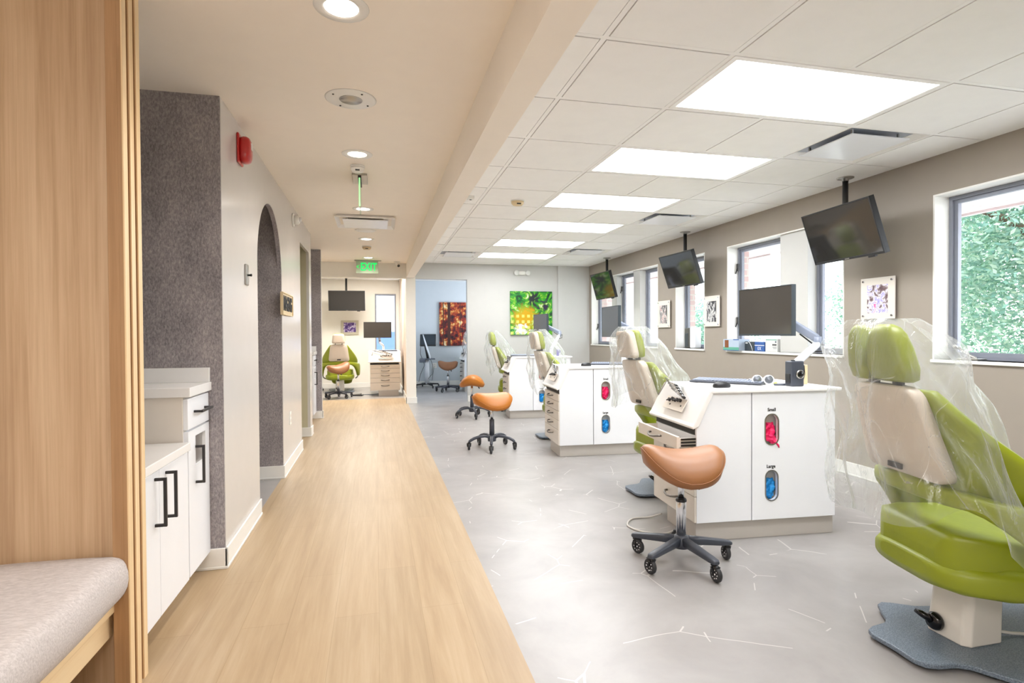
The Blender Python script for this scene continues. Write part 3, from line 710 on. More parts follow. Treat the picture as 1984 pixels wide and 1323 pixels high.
obj('strobe_lens', MB().lathe([(.02, .0), (.018, .02), (.001, .024)], (.058, -.01, .005), 18, 'x'), 'clear_lens', t)
t = on_wall('wall_switch', 'narrow silver wall control plate with a black knob before the arch', 'wall switch', 3.64, 1.54)
obj('plate', MB().box(0, .012, -.035, .035, -.062, .062), 'steel', t, .005)
obj('knob', MB().lathe([(.006, 0), (.006, .012), (.008, .014), (.008, .022), (.001, .024)], (.012, 0, -.002), 16, 'x'), 'black', t)
t = on_wall('room_sign', 'small wooden sign with black capital letters on the arch edge', 'sign', 5.145, 1.445)
obj('plaque', MB().box(0.002, .016, -.275, .275, -.092, .078), 'gold_edge', t, .002)
text('letters', 'IMAGING', .165, 'ink', t, Matrix.Translation((.018, 0, -.008)) @ Matrix.Rotation(pi / 2, 4, 'Z') @ Matrix.Rotation(pi / 2, 4, 'X'), .002, .70, bold=.006)
obj('frame', MB().box(0.002, .024, -.285, .285, .078, .086).box(.002, .024, -.285, -.275, -.1, .078).box(.002, .024, .275, .285, -.1, .078).box(.002, .024, -.275, .275, -.1, -.092), 'gold_edge', t)
t = on_wall('wall_outlet', 'white wall outlet low on the corridor wall beyond the arch', 'outlet', 5.33, .44)
obj('plate', MB().box(0, .006, -.036, .036, -.058, .058), 'trim_white', t, .003)
for dz in (-.022, .022): obj('socket', MB().box(.006, .008, -.017, .017, dz - .014, dz + .014), 'mat_board', t, .002)
t = thing('emergency_light', 'white twin-head emergency light high on the end wall above the green painting', 'emergency light', (2.52, YB, 2.255))
bd = MB(); bd.loft([[(s * .10 * cos(a), y_, s * .038 * sin(a)) for a in [2 * pi * i / 30 for i in range(30)]] for y_, s in ((0, 1), (-.03, 1), (-.05, .85), (-.054, .3))])
obj('housing', bd, 'trim_white', t)
for s in (-1, 1):
    obj('lamp_head', MB().lathe([(.036, .0), (.046, .03), (.046, .05), (.04, .054), (.001, .05)], (s * .105, -.01, 0), 22, 'y'), 'clear_lens', t)
# ---- pictures
def canvas(name, label, x, z, wd, ht, y, m, parent_cat='painting'):
    t = thing(name, label, parent_cat, (x, y, z))
    obj('canvas', MB().box(-wd / 2, wd / 2, -.04, -.001, -ht / 2, ht / 2), m, t, .003); return t
canvas('painting', 'square green and yellow abstract canvas on the white end wall', 2.69, 1.545, .775, .775, YB, 'abstract_green')
canvas('painting', 'tall red and gold autumn canvas on the office wall', 1.715, 1.41, .62, 1.0, YE, 'autumn')
def framed(label, y, z, wd, ht, photo, group='acrylic photo frames on the taupe wall'):
    t = thing('photo_frame', label, 'photo frame', (XW, y, z), 0, group)
    obj('panel', MB().box(-.026, -.018, -wd / 2, wd / 2, -ht / 2, ht / 2), 'mat_board', t, .0015)
    pw_, ph_ = wd * .30, ht * .34
    obj('photo', MB().box(-.0275, -.0262, -pw_, pw_, -ph_ - .005, ph_ - .005), photo, t)
    for a in (-1, 1):
        for b in (-1, 1):
            obj('standoff', MB().cyl((0, a * (wd / 2 - .025), b * (ht / 2 - .025)), (-.034, a * (wd / 2 - .025), b * (ht / 2 - .025)), .008, n=14), 'chrome', t)
framed('photo frame with a pink and white group picture above the big wrapped chair', 3.575, 1.438, .305, .32, 'photo_pink')
framed('photo frame with a black and white picture next to the soap dispenser window', 5.793, 1.427, .318, .353, 'photo_mono')
framed('photo frame with a group picture between two windows under the second television', 6.912, 1.432, .335, .36, 'photo_group')
t = thing('photo_frame', 'violet photo in a pale frame on the annex wall below the television', 'photo frame', (-.575, YE, 1.335))
obj('frame', MB().box(-.19, .19, -.03, -.002, -.16, .16), 'screen_border', t, .006); obj('photo', MB().box(-.13, .13, -.034, -.03, -.10, .11), 'photo_violet', t)
# ================================================================= DENTAL STATIONS
SA = R(-4.5)
def station(name, label, loc, rotz, opened=False, write_small=True):
    t = thing(name, label, 'dental cabinet', loc, rotz, 'white dental stations in the treatment rooms')
    D = .53
    obj('plinth', MB().box(.0, .862, 0, .375, 0, .108), 'toe', t, .002)
    obj('body', MB().box(-.004, .862, .10, D, .108, .60).box(.085, .862, .10, D, .60, .838).box(-.004, .32, -.012, .0995, .108, .60), 'lam_white', t)
    obj('side_panel', MB().box(.852, .870, -.0, D, .112, .655), 'lam_white', t, .001)
    obj('side_drawer', MB().box(.852, .870, -.0, D, .66, .838), 'lam_white', t, .001)
    hk = MB().box(.870, .882, .1, .3, .765, .785); obj('side_handle', hk, 'lam_white', t, .003)
    # front: chamfered fixed panel and slotted door
    obj('front_panel', MB().prism([(-.009, .112), (.322, .112), (.322, .840), (.086, .840), (-.009, .668)], -.03, -.012, 'y'), 'lam_white', t, .0012)
    d = MB()
    slot_plate(d, .328, .851, .465, .840, .4485, .626, .039, .085, -.03, -.012)
    slot_plate(d, .328, .851, .112, .465, .4485, .305, .036, .084, -.03, -.012)
    do = obj('front_door', d, 'lam_white', t)
    for w0, hw, hh in ((.626, .039, .085), (.305, .036, .084)):
        a, b = stadium(hw, hh, 12), stadium(hw + .006, hh + .006, 12)
        r = MB(); k = len(a)
        rings = [[(.4485 + p[0], y, w0 + p[1]) for p in q] for q, y in ((a, -.028), (a, -.0335), (b, -.0335), (b, -.030))]
        r.loft(rings, cap=False, smooth=False); obj('slot_rim', r, 'steel', do)
    # counter and sloped instrument shelf, one moulded top
    obj('countertop', MB().prism([(.070, .838), (.886, .838), (.886, .858), (.070, .858)], -.045, D + .03, 'y'), 'counter', t, .006, 3)
    ip = obj('instrument_panel', MB().prism([(.066, .856), (.09, .845), (.0, .655), (-.035, .640), (-.045, .655), (-.03, .672)], -.044, D + .03, 'y'), 'counter', t, .006, 3)
    n = Vector((-.86, 0, .50)).normalized(); dn = Vector((-.46, 0, -.80)).normalized()
    def on(s, v, h): # s down the slope from the top edge, v along, h above surface
        p = Vector((.060, v, .856)) + dn * s + n * h; return tuple(p)
    pl = MB(); q = [(.085, .12), (.085, .38), (.165, .38), (.165, .12)]
    pl.hexa([on(s, v, .003) for s, v in q] + [on(s, v, .007) for s, v in q]); obj('control_plate', pl, 'lam_warm', ip)
    for k, (s, v) in enumerate([(.10, .19), (.10, .225), (.105, .255), (.10, .29), (.11, .325), (.13, .16), (.135, .30)]):
        kb = MB().cyl(on(s, v, .006), on(s, v, .022 if k < 5 else .010), .0105 if k < 5 else .005, n=12)
        if k < 5: kb.tube([on(s, v, .018), on(s + .012, v + .008, .026)], .004, 8)
        obj('control_knob', kb, 'dark_metal', ip)
    hold = MB().hexa([on(s, v, .004) for s, v in [(.02, .24), (.01, .26), (.075, .14), (.085, .12)]] + [on(s, v, .027) for s, v in [(.02, .24), (.01, .26), (.075, .14), (.085, .12)]])
    obj('handpiece_rest', hold, 'steel', ip, .002)
    for k in range(5):
        v0 = .14 + .045 * k
        s0 = .008 + .015 * k; v0 = .30 - .04 * k
        hp = MB().tube([on(s0 - .03, v0 + .22, .020), on(s0 - .005, v0 + .09, .030), on(s0 + .01, v0, .034)], [.005, .007, .009], 10)
        h_ = obj('handpiece', hp, 'chrome', ip)
        obj('handpiece_tip', MB().tube([on(s0 + .01, v0, .034), on(s0 + .016, v0 - .028, .034)], [.0095, .008], 10), 'dark_metal', h_)
    obj('hose', MB().tube([on(-.05, .45, .03), on(.03, .48, .02), on(.10, .50, .015)], .004, 8), 'steel', ip)
    # drawers on the short side
    lv = [(.532, .602), (.443, .528), (.353, .439), (.262, .349), (.115, .258)]
    obj('slot_shade_block', MB().box(-.003, .08, .0, D, .604, .64), 'plenum', t)  # solid dark block paints the shade of the slot above the drawers
    for i, (a, b) in enumerate(lv):
        out = -.105 if (opened and i == 0) else 0
        x = -.022 + out
        dr = obj('drawer', MB().box(x, x + .018, -.028, D, a, b), 'lam_warm', t, .0015)
        zc = (a + b) / 2 + (.02 if i == 4 else .005)
        obj('handle', MB().tube([(x, .175, zc), (x - .018, .178, zc), (x - .032, .21, zc - .006), (x - .037, .25, zc - .010), (x - .032, .29, zc - .006), (x - .018, .322, zc), (x, .325, zc)], .0065, 8), 'pull', dr)
        if out:
            bx = MB().box(x + .018, .0, -.018, -.008, a + .01, b - .012).box(x + .018, .0, D - .02, D - .01, a + .01, b - .012).box(x + .018, .0, -.008, D - .02, a + .01, a + .016)
            obj('drawer_box', bx, 'lam_warm', dr)
            cl = MB()
            for q in range(3): cl.box(x + .03, -.002, -.0205, -.0185, a + .012 + q * .017, a + .024 + q * .017)
            obj('drawer_runner', cl, 'dark_metal', dr)
            tr = MB()
            for q in range(14): tr.box(x + .026 + .03 * (q % 2), x + .05 + .03 * (q % 2), .01 + q * .034, .03 + q * .034, a + .016, a + .03)
            obj('tool_tray', tr, 'dark_metal', dr)
    return t
ST = {'near': (1.743, 2.838, 0), 'mid': (1.695, 5.114, 0), 'far': (1.791, 7.599, 0)}
st1 = station('dental_station', 'white dental station beside the brown saddle stool, its top drawer pulled open', ST['near'], SA, True)
st2 = station('dental_station', 'white dental station between the two wrapped chairs, behind the open-drawer one', ST['mid'], R(-3.6))
dup(st2, ST['far'], SA, 'white dental station by the green painting with a purple bottle on it')
dup(st2, (.405, 11.02, 0), R(90), 'white dental station in the annex with five wooden-toned drawers facing the corridor')
dup(st2, (1.745, 11.40, 0), R(0), 'white dental station half hidden by the office door jamb')
Fr = {}
def loc(k, u, v, w, ang=None):
    o = ST[k]; a = SA if k != 'mid' else R(-3.6)
    return (o[0] + u * cos(a) - v * sin(a), o[1] + u * sin(a) + v * cos(a), w)
TOPZ = .858
for k, nm in (('near', 'open-drawer dental station'), ('mid', 'station between the wrapped chairs'), ('far', 'station by the green painting')):
    a = SA if k != 'mid' else R(-3.6)
    for sz, m, w0, colr in (('Small', 'pink', .626, 'pink'), ('Large', 'blue_nitrile', .305, 'blue')):
        # carton behind the slot and the glove bunched in front of it
        c = MB().box(-.06, .06, .0, .075, -.105, .105)
        b = thing('glove_box', 'speckled white glove carton behind the %s slot of the %s' % (sz, nm), 'glove box', loc(k, .4485, .012, w0), a, 'cartons behind the glove slots')
        obj('carton', c, 'paper', b)
        g = MB(); rnd = random.Random(hash(k + sz) % 1000 if False else len(k) * 7 + len(sz) + ord(k[0])); rings = []
        hang = .02 if (k == 'near' and sz == 'Small') else 0
        for i in range(31):
            tt = i / 30; z = .045 - tt * .115
            r = .034 * sin(pi * min(1, tt * .9 + .1)) ** .45 + .004
            rings.append([(r * cos(p) * (1 + .22 * sin(3 * p + 5 * tt + rnd.random() * .8)) + hang * max(0, tt - .6) * 3, .6 * r * sin(p) * (1 + .45 * cos(4 * p + 9 * tt)) - .012 - hang * max(0, tt - .55) * 2.5, z + .003 * sin(5 * p)) for p in [2 * pi * j / 36 for j in range(36)]])
        g.loft([[tuple(Vector(p_) + Vector((noise.noise(Vector(p_) * 70), .8 * noise.noise(Vector(p_) * 70 + Vector((9, 0, 0))), noise.noise(Vector(p_) * 60 + Vector((0, 7, 0))))) * .010) for p_ in r_] for r_ in rings])
        if hang: g.tube([(.01, -.02, -.05), (.032, -.034, -.062), (.048, -.040, -.082), (.052, -.042, -.095)], [.012, .013, .011, .006], 10, flat=.6)
        gt = obj('glove', g, m); gt.location = loc(k, .4485 - .004, .014, w0 - .012); gt.rotation_euler = (0, 0, a)
        tag(gt, 'crumpled %s glove %s the slot marked %s on the %s' % (colr, 'hanging out of' if hang else 'bunched in', sz, nm), 'glove', 'gloves in the dispenser slots')
for k, root in (('near', st1), ('mid', st2)):
    pass
def slot_words(root):
    d = [c for c in root.children if c.name.startswith('front_door')][0]
    rx = Matrix.Rotation(pi / 2, 4, 'X')
    text('lettering', 'Small', .026, 'ink', d, Matrix.Translation((.4485, -.0305, .738)) @ rx, .0006, .95, bold=.0007)
    text('lettering', 'Large', .026, 'ink', d, Matrix.Translation((.4445, -.0305, .414)) @ rx, .0006, .95, bold=.0007)
for r_ in [o for o in bpy.data.objects if o.name.startswith('dental_station') and o.parent is None]: slot_words(r_)
# ================================================================= DENTAL CHAIRS
def back_band(hwf, zs, xb, wrap, th, pw=2.4, ns=25):
    """padded shell that wraps forward: closed loft over heights; local y across, x forward"""
    rings = []
    for i, z in enumerate(zs):
        hw, x0, w_ = hwf(z), xb(z), wrap(z); outer, inner = [], []
        for j in range(ns):
            s = -1 + 2 * j / (ns - 1); ss = abs(s)
            y = hw * (s * (1 - .0 * ss)); x = x0 + w_ * ss ** pw
            edge = min(1, (1 - ss) / .10 + .35)
            t_ = th * edge * min(1, .45 + min(i, len(zs) - 1 - i) * .35)
            dx = 2.4 * w_ * max(ss, .001) ** (pw - 1) / max(hw, .01); nx, ny = 1 / sqrt(1 + dx * dx), -math.copysign(dx / sqrt(1 + dx * dx), s)
            outer.append((x - nx * t_ * .5, y - ny * t_ * .5, z)); inner.append((x + nx * t_ * .5, y + ny * t_ * .5, z))
        rings.append(outer + inner[::-1])
    return MB().loft(rings)
def lerp_tab(tab):
    def f(z):
        if z <= tab[0][0]: return tab[0][1]
        for (a, p), (b, q) in zip(tab, tab[1:]):
            if z <= b: return p + (q - p) * (z - a) / (b - a)
        return tab[-1][1]
    return f
def dental_chair(name, label, loc_, rotz, head='beige', swivel=0):
    t = thing(name, label, 'dental chair', loc_, rotz, 'lime green dental chairs')
    # floor plate
    half = [(-.335, 0), (-.340, .085), (-.325, .118), (-.29, .135), (-.22, .145), (-.185, .168), (-.15, .225), (-.115, .275), (-.085, .288), (-.05, .272), (.02, .225), (.12, .20), (.24, .195), (.34, .215), (.44, .25), (.50, .25), (.54, .22), (.56, .15), (.565, 0)]
    poly = half + [(x, -y) for x, y in half[-2:0:-1]]
    obj('floor_plate', MB().prism(poly, .012, .030, 'z'), 'plate', t, .004)
    ft = MB()
    for x, y in ((-.29, .07), (-.29, -.07), (-.09, .24), (-.09, -.24), (.48, .2), (.48, -.2)): ft.cyl((x, y, 0), (x, y, .013), .02, n=12)
    obj('glide', ft, 'rubber', t)
    # lift column
    def oct_(cx, hx, hy, ch, z): return [(cx - hx, -hy + ch, z), (cx - hx + ch, -hy, z), (cx + hx - ch, -hy, z), (cx + hx, -hy + ch, z), (cx + hx, hy - ch, z), (cx + hx - ch, hy, z), (cx - hx + ch, hy, z), (cx - hx, hy - ch, z)]
    col = obj('lift_column', MB().loft([oct_(-.01, .092, .085, .022, .030), oct_(.02, .085, .075, .022, .31)], smooth=False), 'post_white', t, .006, 3)
    sw = MB().lathe([(.032, .0), (.034, .008), (.030, .018), (.024, .026), (.001, .028)], (0, 0, 0), 24, 'x').xf(Matrix.Translation((-.101, .03, .078)) @ Matrix.Rotation(pi, 4, 'Z'))
    s_ = obj('foot_switch', sw, 'black_gloss', col)
    obj('switch_lever', MB().tube([(-.125, .03, .085), (-.145, .055, .10), (-.15, .075, .103)], [.014, .012, .007], 12), 'black_gloss', s_)
    lb = MB().hexa([(-.094, -.035, .235), (-.094, .045, .235), (-.087, .045, .277), (-.087, -.035, .277), (-.099, -.035, .235), (-.099, .045, .235), (-.092, .045, .277), (-.092, -.035, .277)])
    lo_ = obj('rating_label', lb, 'steel', col)
    obj('power_cable', MB().tube([(.07, -.02, .05), (.16, -.05, .038), (.30, -.10, .036), (.46, -.17, .036), (.62, -.24, .006), (.72, -.26, .006)], .006, 8), 'cable_white', col)
    # seat
    rings = []
    for i, (x, hw, z0, z1) in enumerate([(-.225, .13, .34, .40), (-.218, .16, .31, .45), (-.195, .19, .285, .475), (-.10, .235, .26, .475), (.04, .255, .255, .465), (.20, .255, .25, .465), (.34, .25, .28, .46), (.44, .245, .31, .455), (.47, .24, .33, .44)]):
        zc, hz = (z0 + z1) / 2, (z1 - z0) / 2
        rings.append([(x, hw * math.copysign(abs(cos(a)) ** .32, cos(a)), zc + hz * math.copysign(abs(sin(a)) ** .32, sin(a)) + (.02 * abs(cos(a)) ** 3 if sin(a) > 0 else 0)) for a in [2 * pi * k / 36 for k in range(36)]])
    st_ = obj('seat', MB().loft(rings), 'lime', t)
    rings = []
    for x, hw, z0, z1 in [(-.245, .12, .305, .355), (-.23, .175, .275, .365), (-.17, .23, .258, .375), (-.05, .278, .248, .39), (.12, .28, .246, .37), (.30, .272, .265, .38), (.42, .262, .29, .39)]:
        zc, hz = (z0 + z1) / 2, (z1 - z0) / 2
        rings.append([(x, hw * math.copysign(abs(cos(a)) ** .55, cos(a)), zc + hz * math.copysign(abs(sin(a)) ** .55, sin(a))) for a in [2 * pi * k / 36 for k in range(36)]])
    obj('seat_pan', MB().loft(rings), 'lime', t)
    rings = []
    for x, z, hw in [(.455, .415, .235), (.53, .40, .24), (.60, .355, .24), (.66, .29, .235), (.70, .22, .225), (.715, .16, .205)]:
        rings.append([(x + .05 * sin(a) * .9, hw * math.copysign(abs(cos(a)) ** .5, cos(a)), z + .045 * sin(a)) for a in [2 * pi * k / 28 for k in range(28)]])
    obj('leg_rest', MB().loft(rings), 'lime', t)
    # backrest with forward-wrapping wings, then the arm band below it
    tilt = lambda z: -.235 - .27 * (z - .66)
    zs = [.585, .60, .625, .67, .72, .77, .82, .87, .91, .945, .962, .972]
    hw = lerp_tab([(.585, .338), (.65, .345), (.74, .318), (.83, .262), (.93, .195), (.972, .165)])
    wr = lerp_tab([(.585, .25), (.65, .24), (.74, .17), (.84, .09), (.93, .04), (.972, .025)])
    obj('backrest', back_band(hw, zs, lambda z: tilt(z) + .045, wr, .065), 'lime', t)
    # arm band: U in plan, cut away in the middle
    rings = []
    path = []
    ns = 41
    for j in range(ns):
        s = -1 + 2 * j / (ns - 1); ss = abs(s)
        if ss < .42:
            q = ss / .42; y = .30 * q; x = -.20 + .10 * q ** 3
        else:
            q = (ss - .42) / .58; y = .30 + .062 * sin(min(1, q * 2.2) * pi / 2); x = -.10 + .40 * q
        zt = .655 - .05 * min(1, ss / .5) - .05 * max(0, (ss - .5) / .5) ** 1.5
        zb = .568 - .235 * (min(1, max(0, (ss - .30) / .30))) ** 1.6 + .06 * max(0, (ss - .75) / .25)
        path.append((x, math.copysign(y, s), zt, zb, ss))
    for j, (x, y, zt, zb, ss) in enumerate(path):
        a, b = path[max(0, j - 1)], path[min(ns - 1, j + 1)]
        tx, ty = b[0] - a[0], b[1] - a[1]; l_ = sqrt(tx * tx + ty * ty); nx, ny = -ty / l_, tx / l_
        e = .35 + .65 * min(1, (1 - ss) / .12); hz, zc = (zt - zb) / 2 * (.7 + .3 * e), (zt + zb) / 2
        rings.append([(x + nx * .034 * e * math.copysign(abs(cos(p)) ** .6, cos(p)), y + ny * .034 * e * math.copysign(abs(cos(p)) ** .6, cos(p)), zc + hz * math.copysign(abs(sin(p)) ** .5, sin(p))) for p in [2 * pi * k / 20 for k in range(20)]])
    ab = obj('arm_band', MB().loft(rings), 'lime', t)
    for s in (-1, 1):
        obj('arm_bracket', MB().tube([(.16, s * .345, .345), (.18, s * .34, .30), (.20, s * .30, .27)], [.012, .014, .012], 10), 'steel', ab)
    # rear covers
    def plate(z0, z1, h0, h1, xf, th, rad, curve=.02):
        """rounded trapezoid cover following the back, z0..z1, half widths h0 (low) h1 (high)"""
        out = []
        cs = [(-h0, z0), (h0, z0), (h1, z1), (-h1, z1)]
        for i in range(4):
            p0, p1, p2 = Vector(cs[i - 1]), Vector(cs[i]), Vector(cs[(i + 1) % 4])
            a = p1 + (p0 - p1).normalized() * rad; b = p1 + (p2 - p1).normalized() * rad
            for k in range(6):
                q = k / 5; out.append((a * (1 - q) ** 2 + p1 * 2 * q * (1 - q) + b * q * q))
        cz = (z0 + z1) / 2; rr = []
        for off, sc in ((th * .5, 1.0), (-th * .2, 1.0), (-th * .5, .965), (-th * .55, .6), (-th * .56, .2)):
            rr.append([(xf(cz + (p.y - cz) * sc) + off + curve * (abs(p.x * sc) / .2) ** 2, p.x * sc, cz + (p.y - cz) * sc) for p in out])
        return MB().loft(rr)
    sh = obj('back_cover', plate(.645, .985, .205, .158, lambda z: tilt(z) - .005, .05, .055), 'beige', t)
    tg = MB().box(-.278, -.270, -.035, .035, .668, .688)
    obj('maker_plate', tg, 'black', sh)
    obj('neck_bracket', MB().box(tilt(.98) - .005, tilt(.98) + .03, -.075, -.055, .95, 1.03).box(tilt(.98) - .005, tilt(.98) + .03, .055, .075, .95, 1.03).box(tilt(.98), tilt(.98) + .02, -.10, .10, .975, .987), 'dark_metal', t, .002)
    hx = lambda z: -.345 - .16 * (z - 1.0)
    if head == 'beige':
        hc = obj('head_cover', plate(1.0, 1.195, .132, .105, lambda z: hx(z) - .01, .05, .045, .01), 'beige', t)
        rings = []
        for z, hw_, d in [(1.005, .105, .02), (1.015, .125, .036), (1.06, .128, .046), (1.12, .12, .046), (1.17, .11, .038), (1.195, .098, .026), (1.205, .07, .012)]:
            rings.append([(hx(z) + .045 + d * math.copysign(abs(cos(a)) ** .6, cos(a)), hw_ * math.copysign(abs(sin(a)) ** .6, sin(a)), z) for a in [2 * pi * k / 28 for k in range(28)]])
        obj('head_cushion', MB().loft(rings), 'lime', t)
    else:
        for s, hw_, yo in ((1, .042, .088), (-1, .098, -.05)):
            rings = []
            for z, k_, d in [(.998, .8, .022), (1.008, .98, .040), (1.05, 1.0, .052), (1.12, .86, .050), (1.17, .70, .042), (1.195, .55, .028), (1.207, .3, .012)]:
                rings.append([(hx(z) + .02 + .015 * (s < 0) + d * math.copysign(abs(cos(a)) ** .6, cos(a)), yo * (1 - .12 * (z - 1.0) / .2) + hw_ * k_ * math.copysign(abs(sin(a)) ** .6, sin(a)), z) for a in [2 * pi * q / 26 for q in range(26)]])
            obj('head_cushion', MB().loft(rings), 'lime', t)
        obj('head_bracket', MB().box(hx(1.05) + .01, hx(1.05) + .03, -.03, .06, 1.0, 1.08), 'lime_shaded', t, .004)  # darkened lime paints the shade in the gap between the head pads
    for c_ in t.children:
        if c_.name.split('.')[0] not in ('floor_plate', 'glide', 'lift_column'): c_.rotation_euler = (0, 0, swivel)
    return t
ch_b = dental_chair('dental_chair', 'lime dental chair half wrapped in clear film behind the open-drawer station', (2.14, 3.80, 0), 0)
ch_a = dental_chair('dental_chair', 'big lime dental chair under loose clear film on a blue-grey floor plate', (2.165, 1.665, 0), R(0), 'lime', R(-12))
dup(ch_b, (2.10, 6.12, 0), R(0), 'lime dental chair in film between the middle station and the green painting')
dup(ch_a, (2.09, 8.60, 0), R(0), 'small lime dental chair in film past the last amber stool')
dup(ch_b, (-.735, 12.02, 0), R(90), 'unwrapped lime dental chair seen squarely from behind in the annex')
dup(ch_b, (2.32, 12.47, 0), R(0), 'dental chair in film glimpsed at the edge of the office doorway')
# ---- loose film covers
def film(label, base, rotz, seed, drop, ear=.16, wide=1.0):
    rnd = random.Random(seed); ph = [rnd.uniform(0, 6.28) for _ in range(12)]
    nu, nv = 132, 46
    def fn(u, v):
        a = 2 * pi * u; ca, sa = cos(a), sin(a)
        ztop = 1.228; z = ztop - drop * v ** 1.05
        hw = (.245 + ear * .9 * max(0, 1 - v * 2.2) + .17 * max(0, v - .3) / .7) * wide
        dp = (.05 + .15 * min(1, v * 2.3) ** .8 + .10 * v) if ca > 0 else (.06 + .09 * min(1, v * 2.3) ** .8 + .02 * v)
        sy = math.copysign(abs(sa) ** (.75 if v < .3 else .85), sa)
        y = hw * sy
        x = -.355 + .30 * max(0, (1.2 - z)) * .62 + .03 + dp * math.copysign(abs(ca) ** .9, ca)
        # top seam sags outside the headrest, then corners stand out
        ay = abs(y); sag = max(0, ay - .12)
        z -= sag * .42 * max(0, 1 - v * 1.6)
        # folds
        amp = .004 + .030 * min(1, v * 1.6)
        f = sin(5 * a + ph[0] + 2.5 * v) * .5 + sin(9 * a + ph[1] - 4 * v) * .35 + sin(15 * a + ph[2] + 6 * v) * .22 + sin(23 * a + ph[3]) * .12
        f2 = sin(14 * v + ph[4] + 3 * sin(2 * a + ph[5])) * .35
        r = amp * (f + f2)
        x += r * ca; y += r * sa
        # hem rises and dips
        z += v ** 3 * (.05 * sin(2 * a + ph[6]) + .03 * sin(5 * a + ph[7]) + .045 * sin(3 * a + ph[8]))
        return (x, y, z)
    m = MB().grid(fn, nu, nv, True, True)
    o = obj('chair_cover', m, 'film'); o.location = base; o.rotation_euler = (0, 0, rotz)
    return tag(o, label, 'plastic cover', 'clear film covers on the dental chairs')
film('clear crinkled film cover draped over the big dental chair', (2.165, 1.665, 0), R(-12), 3, .72, .15, 1.0)
film('clear film cover bunched over the chair behind the open-drawer station', (2.14, 3.80, 0), 0, 11, .58, .12, .98)
film('clear film cover on the chair beside the station with the plain closed drawers', (2.10, 6.12, 0), 0, 17, .62, .06, .8)
film('clear film cover on the small dental chair past the last amber stool', (2.09, 8.60, 0), 0, 23, .60, .08, .8)
film('clear film cover glimpsed at the edge of the office doorway', (2.32, 12.47, 0), 0, 29, .6, .10, .9)
